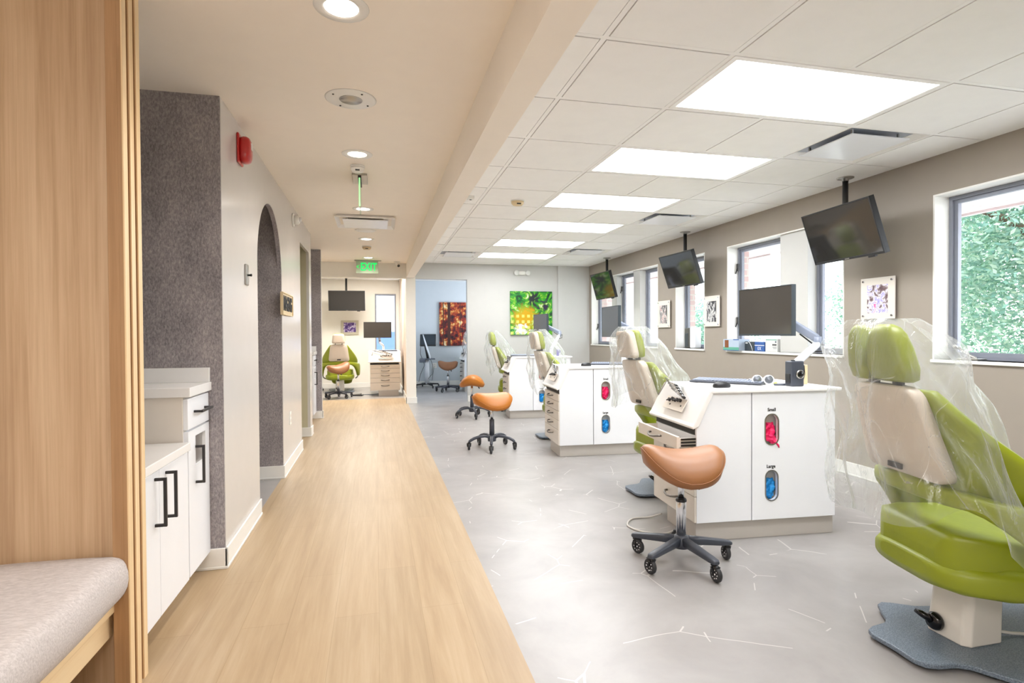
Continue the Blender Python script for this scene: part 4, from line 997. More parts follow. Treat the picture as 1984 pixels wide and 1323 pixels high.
# ================================================================= SADDLE STOOLS
def stool(name, label, loc_, rot_base, rot_seat, m, curved, chrome=True, seat_z=.535, tilt=0, cv=1.0, group='saddle stools on castors'):
    t = thing(name, label, 'stool', loc_, 0, group)
    ca_, sa_ = cos(rot_seat), sin(rot_seat)
    nr, na = 14, 48
    def seat_pt(r, a, top):
        # pear outline: broad rear (+x), narrow pommel (-x)
        ex, ey = .205, .175 - .045 * cos(a) * -1 * (cos(a) < 0) 
        ey = .178 if cos(a) > 0 else .178 - .055 * abs(cos(a))
        x = r * ex * math.copysign(abs(cos(a)) ** .68, cos(a)); y = r * ey * math.copysign(abs(sin(a)) ** .74, sin(a))
        h = 1.35 * cv * x * x * (.95 if x < 0 else .75) - 2.9 * y * y
        if top: z = h + .046 - .046 * r ** 8
        else: z = h * .75 - .078 + .058 * r ** 5 - .02
        x2 = x * cos(tilt) - z * sin(tilt); z2 = x * sin(tilt) + z * cos(tilt)
        return (x2 * ca_ - y * sa_, x2 * sa_ + y * ca_, seat_z + z2)
    rings = [[seat_pt(i / nr, 2 * pi * k / na, True) for k in range(na)] for i in range(1, nr + 1)]
    rings += [[seat_pt(i / nr, 2 * pi * k / na, False) for k in range(na)] for i in range(nr - 1, 0, -1)]
    so = obj('seat', MB().loft(rings), m, t)
    seam = MB().tube([tuple(Vector(seat_pt(.998, 2 * pi * k / 60, True))) for k in range(61)], .0022, 6, cap=False); obj('seam', seam, m, so)
    zb = seat_z - .06
    obj('seat_plate', MB().box(-.07, .07, -.05, .05, zb - .018, zb + .012), 'dark_metal', t, .004)
    la = rot_base + (2.35 if curved else -.35)
    if curved: lev = MB().tube([(.02 * cos(-.9), .02 * sin(-.9), zb - .01), (.10 * cos(-.9), .10 * sin(-.9), zb - .03), (.14 * cos(-.9), .14 * sin(-.9), zb - .07)], [.005, .006, .011], 10, flat=.7)
    else: lev = MB().tube([(.03, -.03, zb - .01), (.05, -.06, zb - .04), (.062, -.075, zb - .085)], [.006, .015, .013], 12, flat=.4)
    obj('height_lever', lev, 'base_grey' if not curved else 'black', t)
    zm = .30 if curved else .325
    obj('gas_piston', MB().cyl((0, 0, zm), (0, 0, zb - .015), .0155, n=24), 'chrome', t)
    if chrome:
        obj('lift_tube', MB().lathe([(.024, .125), (.025, zm - .01), (.022, zm), (.001, zm)], n=28), 'chrome', t)
        obj('tube_collar', MB().lathe([(.027, zm - .012), (.028, zm - .004), (.024, zm + .004), (.016, zm + .006)], n=28), 'black', t)
    else:
        obj('lift_tube', MB().lathe([(.027, .125), (.025, zm), (.017, zm + .003), (.001, zm + .003)], n=28), 'base_grey', t)
    hub = MB().lathe([(.018, .072), (.042, .078), (.045, .11), (.036, .135), (.026, .142), (.001, .142)], n=28)
    obj('base_hub', hub, 'base_grey', t)
    RR = .243
    for k in range(5):
        a = rot_base + 2 * pi * k / 5; d = Vector((cos(a), sin(a), 0)); s = Vector((-sin(a), cos(a), 0))
        if curved:
            pts = [(.03, .118), (.08, .132), (.14, .128), (.19, .115), (.228, .096), (.245, .080)]; ws = [.019, .017, .016, .016, .015, .011]
            lg = MB(); rings = []
            for (r, z), w_ in zip(pts, ws): rings.append([tuple(d * (r + .012 * sin(q) * .4) + s * (w_ * cos(q)) + Vector((0, 0, z + .014 * sin(q)))) for q in [2 * pi * i / 16 for i in range(16)]])
            lg.loft(rings)
        else:
            lg = MB(); rings = []
            for r, zt, zb_, w_ in [(.03, .135, .090, .022), (.12, .124, .086, .021), (.22, .110, .080, .020), (.255, .104, .080, .019), (.265, .098, .084, .012)]:
                rings.append([tuple(d * r + s * (w_ * math.copysign(abs(cos(q)) ** .55, cos(q))) + Vector((0, 0, (zt + zb_) / 2 + (zt - zb_) / 2 * math.copysign(abs(sin(q)) ** .55, sin(q))))) for q in [2 * pi * i / 20 for i in range(20)]])
            lg.loft(rings)
        lo_ = obj('leg', lg, 'base_grey', t)
        # castor: stem, fork, one wheel with spokes
        ra = a + 1.1 + 1.7 * k; f = Vector((cos(ra), sin(ra), 0)); g = Vector((-sin(ra), cos(ra), 0)); c0 = d * RR; wr_ = .037
        wc = c0 + f * .014 + Vector((0, 0, wr_))
        fk = MB().cyl(tuple(c0 + Vector((0, 0, .062))), tuple(c0 + Vector((0, 0, .084))), .010, n=12)
        for sd in (-1, 1):
            p = [c0 + g * sd * .014 + Vector((0, 0, .072)), wc + g * sd * .0148 + Vector((0, 0, -.006))]
            fk.tube([tuple(p[0]), tuple((p[0] + p[1]) / 2 + Vector((0, 0, .004))), tuple(p[1])], [.009, .0085, .006], 8, flat=.35)
        ob = MB(); 
        fk.tube([tuple(c0 - f * .012 + Vector((0, 0, .074))), tuple(c0 + f * .032 + Vector((0, 0, .073)))], [.013, .011], 10, flat=.5)
        co = obj('caster', fk, 'black', t)
        w_ = MB().lathe([(.0115, -.009), (.026, -.010), (.032, -.012), (.037, -.007), (.037, .007), (.032, .012), (.026, .010), (.0115, .009)], n=28, ax='x')
        rot = Matrix.Translation(wc) @ Matrix(((g.x, f.x, 0, 0), (g.y, f.y, 0, 0), (0, 0, 1, 0), (0, 0, 0, 1)))
        w_.xf(rot); obj('wheel', w_, 'rubber', co)
        sp = MB()
        for i in range(8):
            aa = 2 * pi * i / 8; sp.lathe([(.001, -.0112), (.0035, -.0110), (.0035, .0110), (.001, .0112)], (0, .0195 * cos(aa), .0195 * sin(aa)), 8, 'x')
        sp.lathe([(.001, -.0125), (.005, -.0125), (.005, .0125), (.001, .0125)], n=12, ax='x').xf(rot); obj('wheel_spots', sp, 'chrome', co)
    return t
stool('saddle_stool', 'brown leather saddle stool on chrome lift in front of the open-drawer station', (1.517, 2.605, 0), R(62), R(-12), 'tan', False)
stool('saddle_stool', 'amber saddle stool with arched dark legs, the one closer to the middle station', (1.145, 5.67, 0), R(41), R(8), 'amber', True, False, .525, cv=.35)
stool('saddle_stool', 'amber saddle stool with its seat turned end-on near the office doorway', (1.31, 7.90, 0), R(57), R(75), 'amber', True, False, .545, cv=.2)
stool('saddle_stool', 'brown saddle stool seen from below in front of the annex chair', (-.70, 10.95, 0), R(18), R(20), 'tan', False, True, .575, .22)
stool('saddle_stool', 'dark brown saddle stool in the shaded office doorway', (1.42, 11.55, 0), R(20), R(-15), 'brown_leather', False, True, .56)
# ================================================================= SCREENS
def tv(label, pole, ctr, yaw, tilt, W_=.715, H_=.415, m='tv_screen', group='ceiling-hung televisions'):
    """screen normal: yaw 0 faces -y, 90 deg faces -x; tilt leans it to face down"""
    t = thing('television', label, 'television', (ctr[0], ctr[1], ctr[2]), 0, group)
    # local: x right, y back, z up, then rotate
    Rm = Matrix.Rotation(-yaw, 4, 'Z') @ Matrix.Rotation(tilt, 4, 'X')
    def part(nm, mb, m_, par=t, bv=0): return obj(nm, mb.xf(Rm), m_, par, bv)
    hw, hh = W_ / 2, H_ / 2
    part('screen', MB().box(-hw + .011, hw - .011, -.014, -.004, -hh + .018, hh - .011), m)
    part('bezel', MB().box(-hw, hw, -.004, .028, -hh, hh).box(-hw, -hw + .010, -.016, -.004, -hh, hh).box(hw - .010, hw, -.016, -.004, -hh, hh).box(-hw + .01, hw - .01, -.016, -.004, hh - .010, hh).box(-hw + .01, hw - .01, -.016, -.004, -hh, -hh + .017), 'black', bv=.001)
    part('rear_housing', MB().box(-hw * .62, hw * .62, .028, .058, -hh * .7, hh * .45), 'black', bv=.006)
    part('sensor', MB().box(hw * .55, hw * .72, -.012, .015, -hh - .014, -hh), 'black', bv=.003)
    part('logo', MB().box(-.022, .022, -.0168, -.016, -hh + .005, -hh + .011), 'steel')
    px, py = pole[0] - ctr[0], pole[1] - ctr[1]; top = CEIL - ctr[2]
    obj('pole', MB().cyl((px, py, -.02), (px, py, top), .021, n=24), 'black', t)
    obj('ceiling_flange', MB().lathe([(.062, 0), (.062, -.006), (.055, -.010), (.024, -.012), (.024, -.03), (.001, -.03)], (px, py, top), 30), 'steel', t)
    mp = MB().box(-.06, .06, .058, .066, -.06, .06); part('mount_plate', mp, 'dark_metal')
    e = Rm @ Vector((0, .06, 0)); obj('tilt_arm', MB().tube([tuple(e), (px, py, .0)], .016, 10), 'dark_metal', t)
    return t
tv('big tilted black television hung over the white monitor arm', (3.62, 3.735), (3.44, 3.585, 1.93), R(95), R(18.5))
tv('black television hung above the soap dispenser window', (3.64, 6.15), (3.50, 6.03, 1.925), R(88.3), R(19.5), .70, .405)
tv('small black television hung by the corner next to the white end wall', (3.64, 8.53), (3.43, 8.19, 1.918), R(89), R(15.5))
tv('wide black television hung flat-on in the annex', (-.62, 12.5), (-.60, 12.30, 1.89), R(4), R(7), .74, .42)
def limb(a, b, w, h, up=(0, 0, 1), w2=None, h2=None):
    a, b = Vector(a), Vector(b); d = (b - a).normalized(); s = d.cross(Vector(up)).normalized(); u = s.cross(d)
    w2 = w if w2 is None else w2; h2 = h if h2 is None else h2
    rg = []
    for p, ww, hh in ((a, w * .8, h * .8), (a + d * .012, w, h), (b - d * .012, w2, h2), (b, w2 * .8, h2 * .8)):
        rg.append([tuple(p + s * (ww / 2 * math.copysign(abs(cos(q)) ** .5, cos(q))) + u * (hh / 2 * math.copysign(abs(sin(q)) ** .5, sin(q)))) for q in [2 * pi * k / 24 for k in range(24)]])
    return MB().loft(rg)
def monitor(label, base, elbow, ctr, yaw, W_=.515, H_=.325, tilt=0, m='screen'):
    t = thing('monitor', label, 'monitor', base, 0, 'desk monitors on white arms'); B = Vector(base)
    e, c = Vector(elbow) - B, Vector(ctr) - B
    Rm = Matrix.Translation(c) @ Matrix.Rotation(-yaw, 4, 'Z') @ Matrix.Rotation(tilt, 4, 'X')
    hw, hh = W_ / 2, H_ / 2
    obj('screen', MB().box(-hw + .006, hw - .006, -.010, -.003, -hh + .012, hh - .006).xf(Rm), m, t)
    obj('bezel', MB().box(-hw, hw, -.003, .02, -hh, hh).box(-hw, -hw + .006, -.012, -.003, -hh, hh).box(hw - .006, hw, -.012, -.003, -hh, hh).box(-hw + .006, hw - .006, -.012, -.003, hh - .006, hh).box(-hw + .006, hw - .006, -.012, -.003, -hh, -hh + .012).xf(Rm), 'box_dark', t, .001)
    obj('rear_housing', MB().box(-hw * .5, hw * .5, .02, .045, -hh * .6, hh * .4).xf(Rm), 'black', t, .005)
    obj('vesa_plate', MB().box(-.05, .05, .045, .055, -.05, .05).xf(Rm), 'arm_grey', t, .002)
    back = Rm @ Vector((0, .075, -.01))
    post = Vector((0, 0, .095))
    obj('clamp', MB().lathe([(.036, 0), (.036, .012), (.024, .02), (.022, .095), (.001, .097)], n=26), 'arm_white', t)
    obj('lower_arm', limb(post, e, .044, .036), 'arm_white', t)
    obj('elbow_joint', MB().cyl(tuple(e + Vector((0, 0, -.035))), tuple(e + Vector((0, 0, .045))), .024, n=24), 'arm_grey', t)
    up = obj('upper_arm', limb(e + Vector((0, 0, .03)), back, .040, .050, w2=.036, h2=.062), 'arm_grey', t)
    obj('tilt_head', MB().tube([tuple(back), tuple(Rm @ Vector((0, .05, 0)))], [.02, .022], 14), 'arm_grey', t)
    mid = e * .6 + back * .4
    obj('cable', MB().tube([tuple(mid + Vector((0, 0, -.02))), tuple(e * .85 + back * .15 + Vector((.01, 0, -.03))), tuple(e + Vector((.035, -.01, -.005))), tuple(e + Vector((.03, -.01, -.05))), tuple(e * .8 + post * .2 + Vector((0, 0, -.02)))], .0045, 8), 'black', up)
    return t
mb1 = loc('near', .705, .175, TOPZ)
monitor('large grey monitor on a bent white arm over the open-drawer station', mb1, (2.765, 3.07, 1.105), (2.575, 3.33, 1.321), R(88), .515, .33)
b2 = loc('mid', .735, .235, TOPZ)
monitor('grey-green monitor behind the film-wrapped headrest at the middle station', b2, (b2[0] + .26, b2[1] + .16, 1.14), (2.455, 5.655, 1.303), R(93), .50, .33)
b3 = loc('far', .66, .30, TOPZ)
monitor('grey monitor in front of the green painting', b3, (b3[0] + .14, b3[1] + .02, 1.165), (2.395, 8.12, 1.305), R(84), .52, .33)
monitor('grey monitor on a pale arm over the annex station', (.13, 11.42, TOPZ), (.06, 11.50, 1.03), (.02, 11.32, 1.268), R(5), .53, .31)
# ================================================================= THINGS ON THE STATIONS
def keyboard(label, k, u, v, rot, parent_ang):
    o = loc(k, u, v, TOPZ) if isinstance(k, str) else k
    t = thing('keyboard', label, 'keyboard', o, parent_ang + rot)
    obj('case', MB().hexa([(-.22, -.072, .002), (.22, -.072, .002), (.22, .072, .002), (-.22, .072, .002), (-.22, -.072, .012), (.22, -.072, .012), (.22, .072, .020), (-.22, .072, .020)]), 'base_grey', t, .004)
    ky = MB()
    for r in range(5):
        y = -.055 + r * .025; z = .014 + r * .0014
        for c in range(19):
            x = -.205 + c * .0222
            ky.hexa([(x, y, z), (x + .019, y, z), (x + .019, y + .021, z + .001), (x, y + .021, z + .001), (x + .001, y + .001, z + .005), (x + .018, y + .001, z + .005), (x + .018, y + .02, z + .0065), (x + .001, y + .02, z + .0065)])
    obj('keys', ky, 'arm_grey', t)
    obj('foot', MB().box(-.2, -.17, .04, .06, 0, .003).box(.17, .2, .04, .06, 0, .003).box(-.2, -.17, -.06, -.04, 0, .003).box(.17, .2, -.06, -.04, 0, .003), 'rubber', t)
def mouse(label, k, u, v, rot):
    o = loc(k, u, v, TOPZ) if isinstance(k, str) else k
    t = thing('computer_mouse', label, 'computer mouse', o, rot)
    rg = []
    for z, s in ((0, .94), (.006, 1), (.016, .97), (.026, .82), (.032, .55), (.034, .2)): rg.append([(.055 * s * cos(a), .031 * s * math.copysign(abs(sin(a)) ** .8, sin(a)), z) for a in [2 * pi * q / 28 for q in range(28)]])
    obj('shell', MB().loft(rg), 'black', t); obj('scroll_wheel', MB().lathe([(.008, -.004), (.009, 0), (.008, .004)], (.03, 0, .0235), 16, 'y'), 'rubber', t)
keyboard('dark keyboard on the open-drawer station', 'near', .40, .36, R(-46), SA)
mouse('black mouse on the open-drawer station in front of the keyboard', 'near', .215, .10, R(0))
keyboard('black keyboard on the station between the wrapped chairs', 'mid', .62, .26, R(-20), SA)
mouse('black mouse on the station between the wrapped chairs', 'mid', .30, .12, R(10))
keyboard('flat dark keyboard on the station by the green painting', 'far', .27, .25, R(-8), SA)
keyboard('black keyboard at the front edge of the annex station', (.17, 11.16, TOPZ), 0, 0, R(0), 0)
# protective glasses standing on their rims
t = thing('safety_glasses', 'white-rimmed mirrored safety glasses beside the dark keyboard', 'glasses', loc('near', .545, .20, TOPZ), R(-20))
for s in (-1, 1):
    cx = s * .034
    rim = MB().tube([(cx + .029 * cos(a), .004 * sin(a), .030 + .026 * sin(a)) for a in [2 * pi * q / 32 for q in range(33)]], .0042, 8, cap=False)
    obj('rim', rim, 'lam_white', t)
    obj('lens', MB().lathe([(.001, -.003), (.02, -.002), (.0275, .001), (.02, .0005), (.001, -.001)], (cx, 0, .030), 24, 'y'), 'mirror', t)
    obj('temple', MB().tube([(s * .063, 0, .034), (s * .066, .05, .032), (s * .06, .10, .012), (s * .058, .12, .004)], .003, 8), 'lam_white', t)
obj('bridge', MB().tube([(-.008, 0, .036), (0, -.003, .041), (.008, 0, .036)], .0035, 8), 'lam_white', t)
def pen(label, p, rot, body, tip, n='pen'):
    t = thing(n, label, 'pen', p, rot)
    obj('barrel', MB().cyl((-.055, 0, .006), (.045, 0, .006), .006, n=14), body, t); obj('cap', MB().cyl((.045, 0, .006), (.075, 0, .006), .0055, .003, n=14), tip, t)
pen('grey pen with an orange tip in front of the boxy black camera', loc('near', .635, .135, TOPZ), R(-12), 'mic_grey', 'orange_tip')
pen('yellow-green highlighter beside the white-rimmed glasses', loc('near', .62, .245, TOPZ), R(-8), 'neon_yellow', 'lam_white', 'highlighter')
pen('dark pen lying by the purple bottle', loc('far', .56, .16, TOPZ), R(30), 'black', 'black')
# boxy camera unit on its end
t = thing('camera', 'boxy dark grey camera with a round lens standing upright under the white arm', 'camera', loc('near', .676, .088, TOPZ), SA)
obj('body', MB().box(-.042, .042, -.032, .032, 0, .150), 'base_grey', t, .008, 3)
obj('lens_barrel', MB().lathe([(.026, -.02), (.027, 0), (.022, .010), (.020, .004), (.001, .002)], (.012, -.036, .072), 28, 'y').xf(Matrix.Identity(4)), 'steel', t)
obj('lens_glass', MB().lathe([(.001, .005), (.017, .004), (.019, .002)], (.012, -.040, .072), 24, 'y'), 'black_gloss', t)
obj('side_grip', MB().box(-.047, -.041, -.022, .022, .02, .075), 'black', t, .003); obj('top_button', MB().cyl((-.01, 0, .149), (-.01, 0, .156), .012, n=18), 'black', t)
obj('strap', MB().tube([(.04, .0, .14), (.062, .0, .12), (.066, 0, .07), (.055, 0, .03), (.042, 0, .04)], .004, 8), 'black', t)
t = thing('paper_cup_box', 'cream square carton behind the boxy dark camera', 'box', loc('near', .80, .20, TOPZ), SA)
obj('carton', MB().box(-.027, .027, -.027, .027, 0, .118), 'gold_edge', t, .003); obj('flap', MB().box(-.026, .026, -.026, .026, .118, .1205), 'beige', t)
t = thing('sanitizer_bottle', 'purple pump bottle on the station by the green painting', 'bottle', loc('far', .735, .16, TOPZ), 0)
obj('bottle', MB().lathe([(.028, 0), (.030, .006), (.030, .075), (.022, .09), (.012, .096), (.001, .096)], n=26), 'purple', t)
obj('pump', MB().lathe([(.013, .094), (.013, .108), (.005, .110), (.005, .13), (.001, .13)], n=18).tube([(0, 0, .128), (-.03, 0, .13), (-.036, 0, .122)], .006, 10), 'lam_white', t)
t = thing('tape_dispenser', 'small white roll holder on the station by the green painting', 'dispenser', loc('far', .50, .22, TOPZ), 0)
obj('roll', MB().lathe([(.018, -.012), (.034, -.012), (.034, .012), (.018, .012)], (0, 0, .036), 26, 'y'), 'lam_white', t); obj('stand', MB().box(-.035, .035, -.018, .018, 0, .006).box(-.006, .006, -.014, .014, .004, .03), 'dark_metal', t, .001)
# cable looping out behind the open-drawer station
c = MB().tube(smooth([(1.72, 3.02, .006), (1.62, 2.98, .006), (1.52, 3.04, .006), (1.48, 3.16, .006), (1.56, 3.27, .006), (1.68, 3.27, .008), (1.738, 3.22, .04)]), .0055, 8)
tag(obj('floor_cable', c, 'cable_white'), 'white cable looping on the floor beside the open-drawer station', 'cable')
# ================================================================= ON THE SILLS
t = thing('soap_dispenser', 'grey and white soap dispenser on the single window sill', 'soap dispenser', (3.86, 6.35, SIL))
obj('housing', MB().box(-.045, .05, -.12, -.005, 0, .262), 'lam_white', t, .014, 4)
obj('back_shell', MB().box(-.05, .05, -.003, .11, 0, .255), 'soap_window', t, .014, 4); obj('push_bar', MB().box(-.054, -.046, .02, .09, .02, .19), 'box_dark', t, .004)
def carton(name, label, y0, y1, x0, x1, h, m, z=SIL):
    t = thing(name, label, 'box', ((x0 + x1) / 2, (y0 + y1) / 2, z)); w_, d_ = (x1 - x0) / 2, (y1 - y0) / 2
    obj('carton', MB().box(-w_, w_, -d_, d_, 0, h), m, t, .0015); return t, w_, d_
t, w_, d_ = carton('glove_carton', 'pale blue and green carton with a brown square on the double window sill', 5.245, 5.52, 3.735, 3.87, .122, 'box_pale')
obj('brown_window', MB().box(-w_ - .001, -w_, d_ * .3, d_ * .80, .03, .112), 'box_brown', t)
obj('green_band', MB().box(-w_ - .0008, -w_, -d_, d_, .006, .036), 'box_teal', t); obj('blue_edge', MB().box(-w_ - .001, -w_, -d_, d_, .0, .006).box(-w_ - .001, -w_, -d_, -d_ * .3, .112, .122), 'box_blue', t)
t, w_, d_ = carton('supply_carton', 'dark grey carton with a pale arc on the double window sill', 5.08, 5.235, 3.80, 3.90, .098, 'box_dark')
obj('arc', MB().tube([(-w_ - .0005, .02 - .07 * k / 8, .095 - .09 * (k / 8) ** 2) for k in range(9)], .003, 6), 'lam_white', t); obj('white_mark', MB().box(-w_ - .001, -w_, .03, .065, .078, .088), 'lam_white', t)
t, w_, d_ = carton('supply_carton', 'blue carton with white characters on the double window sill', 4.925, 5.075, 3.80, 3.90, .098, 'box_blue')
text('lettering', 'EX', .045, 'lam_white', t, Matrix.Translation((-w_ - .001, .0, .028)) @ Matrix.Rotation(-pi / 2, 4, 'Z') @ Matrix.Rotation(pi / 2, 4, 'X'), .0005); obj('white_line', MB().box(-w_ - .001, -w_, -d_, d_, .058, .064), 'lam_white', t)
t, w_, d_ = carton('white_carton', 'tall white carton with a green top on the double window sill', 4.735, 4.91, 3.80, 3.92, .128, 'paper')
obj('green_top', MB().box(-w_ - .0008, -w_, -d_ * .9, d_, .115, .122), 'box_teal', t)
for q in range(3): obj('icon', MB().lathe([(.009, -.0012), (.009, 0), (.001, 0)], (-w_, -.075 + .02 * q + .01, .07), 14, 'x'), 'ink', t)
for b_ in ((-.075, -.02, .048, .051), (-.075, -.02, .04, .043), (-.075, -.03, .032, .035), (-.072, -.055, .09, .108)): obj('print_line', MB().box(-w_ - .001, -w_, *b_), 'mic_grey', t)
# ================================================================= OFFICE CART, PEDAL
t = thing('scanner_cart', 'scanner cart with a tilted touch screen on castors in the shaded office', 'scanner cart', (1.08, 12.55, 0))
for k in range(4):
    a = R(20) + k * pi / 2; d = Vector((cos(a), sin(a), 0)) * .27
    lg = obj('leg', MB().tube([(0, 0, .085), (d.x, d.y, .07)], [.022, .015], 10), 'black', t)
    cs = obj('caster', MB().cyl((d.x, d.y, .07), (d.x, d.y, .05), .012, n=12).tube([(d.x, d.y, .062), (d.x + .01, d.y, .03)], .014, 8), 'black', lg)
    obj('wheel', MB().lathe([(.01, -.012), (.028, -.012), (.028, .012), (.01, .012)], (d.x + .01, d.y, .028), 22, 'x'), 'rubber', cs)
obj('column', MB().tube([(0, 0, .08), (0, 0, .35), (-.005, 0, .62)], [.05, .055, .045], 20), 'arm_white', t)
obj('tray', MB().box(-.15, .17, -.12, .12, .62, .645), 'mic_grey', t, .006); obj('bin', MB().box(-.17, -.05, -.14, -.02, .56, .63), 'mic_grey', t, .006)
obj('stalk', MB().tube([(.02, 0, .64), (.0, .0, .75), (-.03, 0, .90), (-.06, .0, 1.02)], [.028, .026, .024, .024], 14), 'dark_metal', t)
Rm = Matrix.Translation((.02, -.05, 1.05)) @ Matrix.Rotation(R(-12), 4, 'Z') @ Matrix.Rotation(R(-14), 4, 'X')
hd = obj('screen_housing', MB().box(-.175, .175, -.012, .035, -.135, .135).xf(Rm), 'black', t, .012, 3); obj('screen', MB().box(-.155, .155, -.0135, -.012, -.11, .115).xf(Rm), 'device_screen', hd)
wand = MB().tube([(-.09, -.075, 1.17), (-.05, -.10, 1.02), (.0, -.11, .85), (.05, -.11, .70), (.07, -.10, .62)], [.010, .017, .02, .016, .010], 12)
obj('scanner_wand', wand, 'arm_white', t)
obj('cable', MB().tube([(.07, -.10, .62), (.12, -.08, .5), (.10, -.09, .3), (.02, -.08, .2), (.10, -.08, .16), (.13, -.07, .35), (.16, .1, .45)], .005, 8), 'black', t)
obj('side_cable', MB().tube([(-.14, -.08, .95), (-.15, -.08, .75), (-.06, -.06, .5), (-.15, -.08, .3), (-.19, -.08, .13)], .005, 8), 'black', t)
t = thing('wall_outlet', 'white wall outlet behind the scanner cart in the office', 'outlet', (1.29, YE, .46))
obj('plate', MB().box(-.05, .05, -.006, 0, -.058, .058), 'trim_white', t, .002)
for dz in (-.022, .022): obj('socket', MB().box(-.017, .017, -.008, -.006, dz - .014, dz + .014), 'mat_board', t)
t = thing('foot_pedal', 'dark foot pedal on the floor between the annex stool and station', 'pedal', (-.36, 11.25, 0), R(-15))
obj('pedal_base', MB().box(-.10, .10, -.06, .06, 0, .022), 'dark_metal', t, .006); obj('treadle', MB().hexa([(-.09, -.045, .02), (.06, -.045, .02), (.06, .045, .02), (-.09, .045, .02), (-.09, -.045, .028), (.06, -.045, .045), (.06, .045, .045), (-.09, .045, .028)]), 'steel', t, .004)
tag(obj('pedal_cable', MB().tube(smooth([(-.27, 11.28, .012), (-.18, 11.34, .008), (-.10, 11.30, .008), (-.02, 11.36, .008), (.06, 11.40, .02)]), .006, 8), 'mic_grey'), 'grey cable from the foot pedal to the annex station', 'cable')
t = thing('equipment_trolley', 'dark castor and post of a trolley just showing past the slate strip in the annex', 'trolley', (-1.22, 12.4, 0))
obj('column', MB().cyl((-.14, 0, .06), (-.14, 0, .9), .03, n=16), 'dark_metal', t)
for q in range(3):
    a = q * 2 * pi / 3; dx, dy = .14 * cos(a) - .14 + .1, .14 * sin(a)
    lg = obj('leg', MB().tube([(-.14, 0, .09), (dx, dy, .085)], .014, 10), 'black', t); obj('caster', MB().cyl((dx, dy, .085), (dx, dy, .05), .012, n=10).lathe([(.01, -.014), (.03, -.014), (.03, .014), (.01, .014)], (dx, dy, .030), 18, 'y'), 'rubber', lg)
# ================================================================= TREES OUTSIDE
def tree(label, x, y, h, r, zc, n, seed, leaf=.05):
    rnd = random.Random(seed)
    t = thing('tree', label, 'tree', (x, y, -.2), 0, 'leafy trees outside the windows')
    tk = MB().tube([(0, 0, 0), (.06, .03, h * .3), (0, .08, h * .55), (.05, 0, h * .8)], [.16, .12, .09, .03], 10)
    for k in range(6):
        a = rnd.uniform(0, 6.28); z0 = h * rnd.uniform(.25, .6); tk.tube([(.03, .03, z0), (r * .4 * cos(a), r * .4 * sin(a), z0 + .4), (r * .75 * cos(a), r * .75 * sin(a), z0 + .6)], [.06, .04, .015], 6)
    obj('trunk', tk, 'bark', t)
    m = MB(); lobes = [(rnd.uniform(-.55, .55) * r, rnd.uniform(-.55, .55) * r, zc + rnd.uniform(-.75, .75) * h * .36, r * rnd.uniform(.40, .62)) for _ in range(22)]
    for i in range(n):
        cx, cy, cz, cr = lobes[i % len(lobes)]
        v = Vector((rnd.gauss(0, 1), rnd.gauss(0, 1), rnd.gauss(0, 1))).normalized() * cr * rnd.uniform(.7, 1.1) * (1 + .12 * sin(9 * i))
        p = Vector((cx, cy, cz)) + v; a = Vector((rnd.gauss(0, 1), rnd.gauss(0, 1), rnd.gauss(0, .6))).normalized(); b = a.cross(Vector((rnd.gauss(0, 1), rnd.gauss(0, 1), rnd.gauss(0, 1)))).normalized()
        s = leaf * rnd.uniform(.6, 1.3)
        m.add([tuple(p - a * s), tuple(p - a * s * .2 + b * s * .42), tuple(p + a * s), tuple(p - a * s * .2 - b * s * .42)], [(0, 1, 2, 3)])
    obj('crown', m, 'leaf', t)
tree('leafy pale green tree filling the near window with the crank', 7.6, 4.7, 5.4, 2.3, 2.5, 56000, 1, .036)
tree('tall leafy tree behind the near window crank view, standing farther out', 14.6, 5.6, 7.0, 2.9, 3.2, 26000, 2, .07)
tree('bright leafy tree behind the pane over the wrapped chair headrest', 10.3, 8.9, 5.2, 1.45, 2.1, 36000, 3, .04)
tree('small pale tree in the single window beyond the soap dispenser', 9.9, 15.3, 2.6, 1.5, 1.1, 12000, 4, .05)
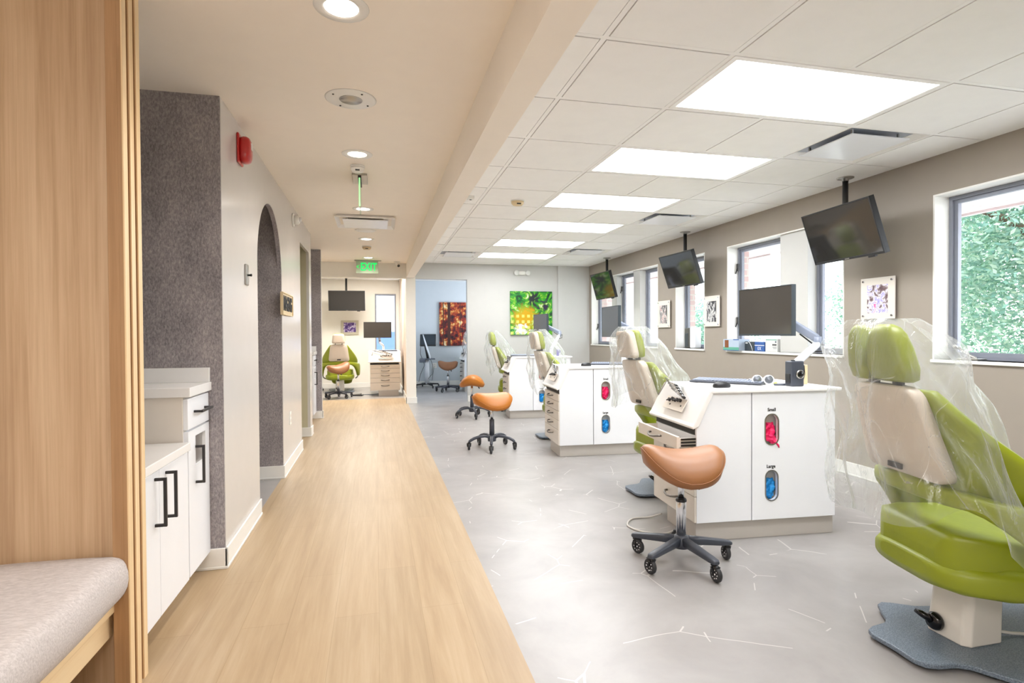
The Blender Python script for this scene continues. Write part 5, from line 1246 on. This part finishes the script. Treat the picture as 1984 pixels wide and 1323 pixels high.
# ================================================================= LIGHT AND CAMERA
wd = bpy.data.worlds.new('World'); SC.world = wd; wd.use_nodes = True
nt = wd.node_tree; bg = nt.nodes['Background']
tc = N(nt, 'ShaderNodeTexCoord'); sx = N(nt, 'ShaderNodeSeparateXYZ'); L(nt, tc.outputs['Generated'], sx.inputs[0])
L(nt, ramp(nt, sx.outputs[2], [(.0, (.92, .95, 1, 1)), (.5, (.78, .88, 1, 1))]), bg.inputs['Color']); bg.inputs['Strength'].default_value = 5.5
sd = bpy.data.lights.new('sun', 'SUN'); sd.energy = 3.0; sd.angle = R(3); sd.color = (1, .96, .88)
so = bpy.data.objects.new('sun', sd); COL.objects.link(so); so.rotation_euler = (R(-38), R(-6), 0); so.location = (10, 5, 10)
ld = bpy.data.lights.new('office_daylight', 'AREA'); ld.shape = 'RECTANGLE'; ld.size = 1.7; ld.size_y = 1.3; ld.energy = 60; ld.color = (.74, .86, 1)
lo = bpy.data.objects.new('office_daylight', ld); COL.objects.link(lo); lo.location = (XW + .1, 11.5, 1.5); lo.rotation_euler = (0, R(90), 0)
ld = bpy.data.lights.new('lobby_fill', 'AREA'); ld.shape = 'RECTANGLE'; ld.size = 2.0; ld.size_y = 1.2; ld.energy = 48; ld.color = (1, .97, .94)  # unseen area light added to brighten oak panel, slate and cushion
lo = bpy.data.objects.new('lobby_fill', ld); COL.objects.link(lo); lo.location = (-.4, -.9, COR - .02)
cam = bpy.data.cameras.new('camera'); co = bpy.data.objects.new('camera', cam); COL.objects.link(co)
cam.sensor_width = 36; cam.lens = 36 * 1091.26 / 1984; cam.clip_start = .05
yaw, pitch, roll = .235899, .013883, -.005647
f = Vector((sin(yaw) * cos(pitch), cos(yaw) * cos(pitch), -sin(pitch))); r_ = Vector((cos(yaw), -sin(yaw), 0)); u_ = r_.cross(f)
r2 = r_ * cos(roll) + u_ * sin(roll); u2 = -r_ * sin(roll) + u_ * cos(roll)
mw = Matrix(((r2.x, u2.x, -f.x, 0), (r2.y, u2.y, -f.y, 0), (r2.z, u2.z, -f.z, 1.18), (0, 0, 0, 1)))
co.matrix_world = mw
SC.camera = co
SC.view_settings.view_transform = 'Standard'; SC.view_settings.look = 'None'; SC.view_settings.gamma = 1; SC.view_settings.use_curve_mapping = False
SC.view_settings.exposure = 0.5
SC.cycles.max_bounces = 10; SC.cycles.transparent_max_bounces = 24
try: SC.cycles.use_denoising = True
except Exception: pass
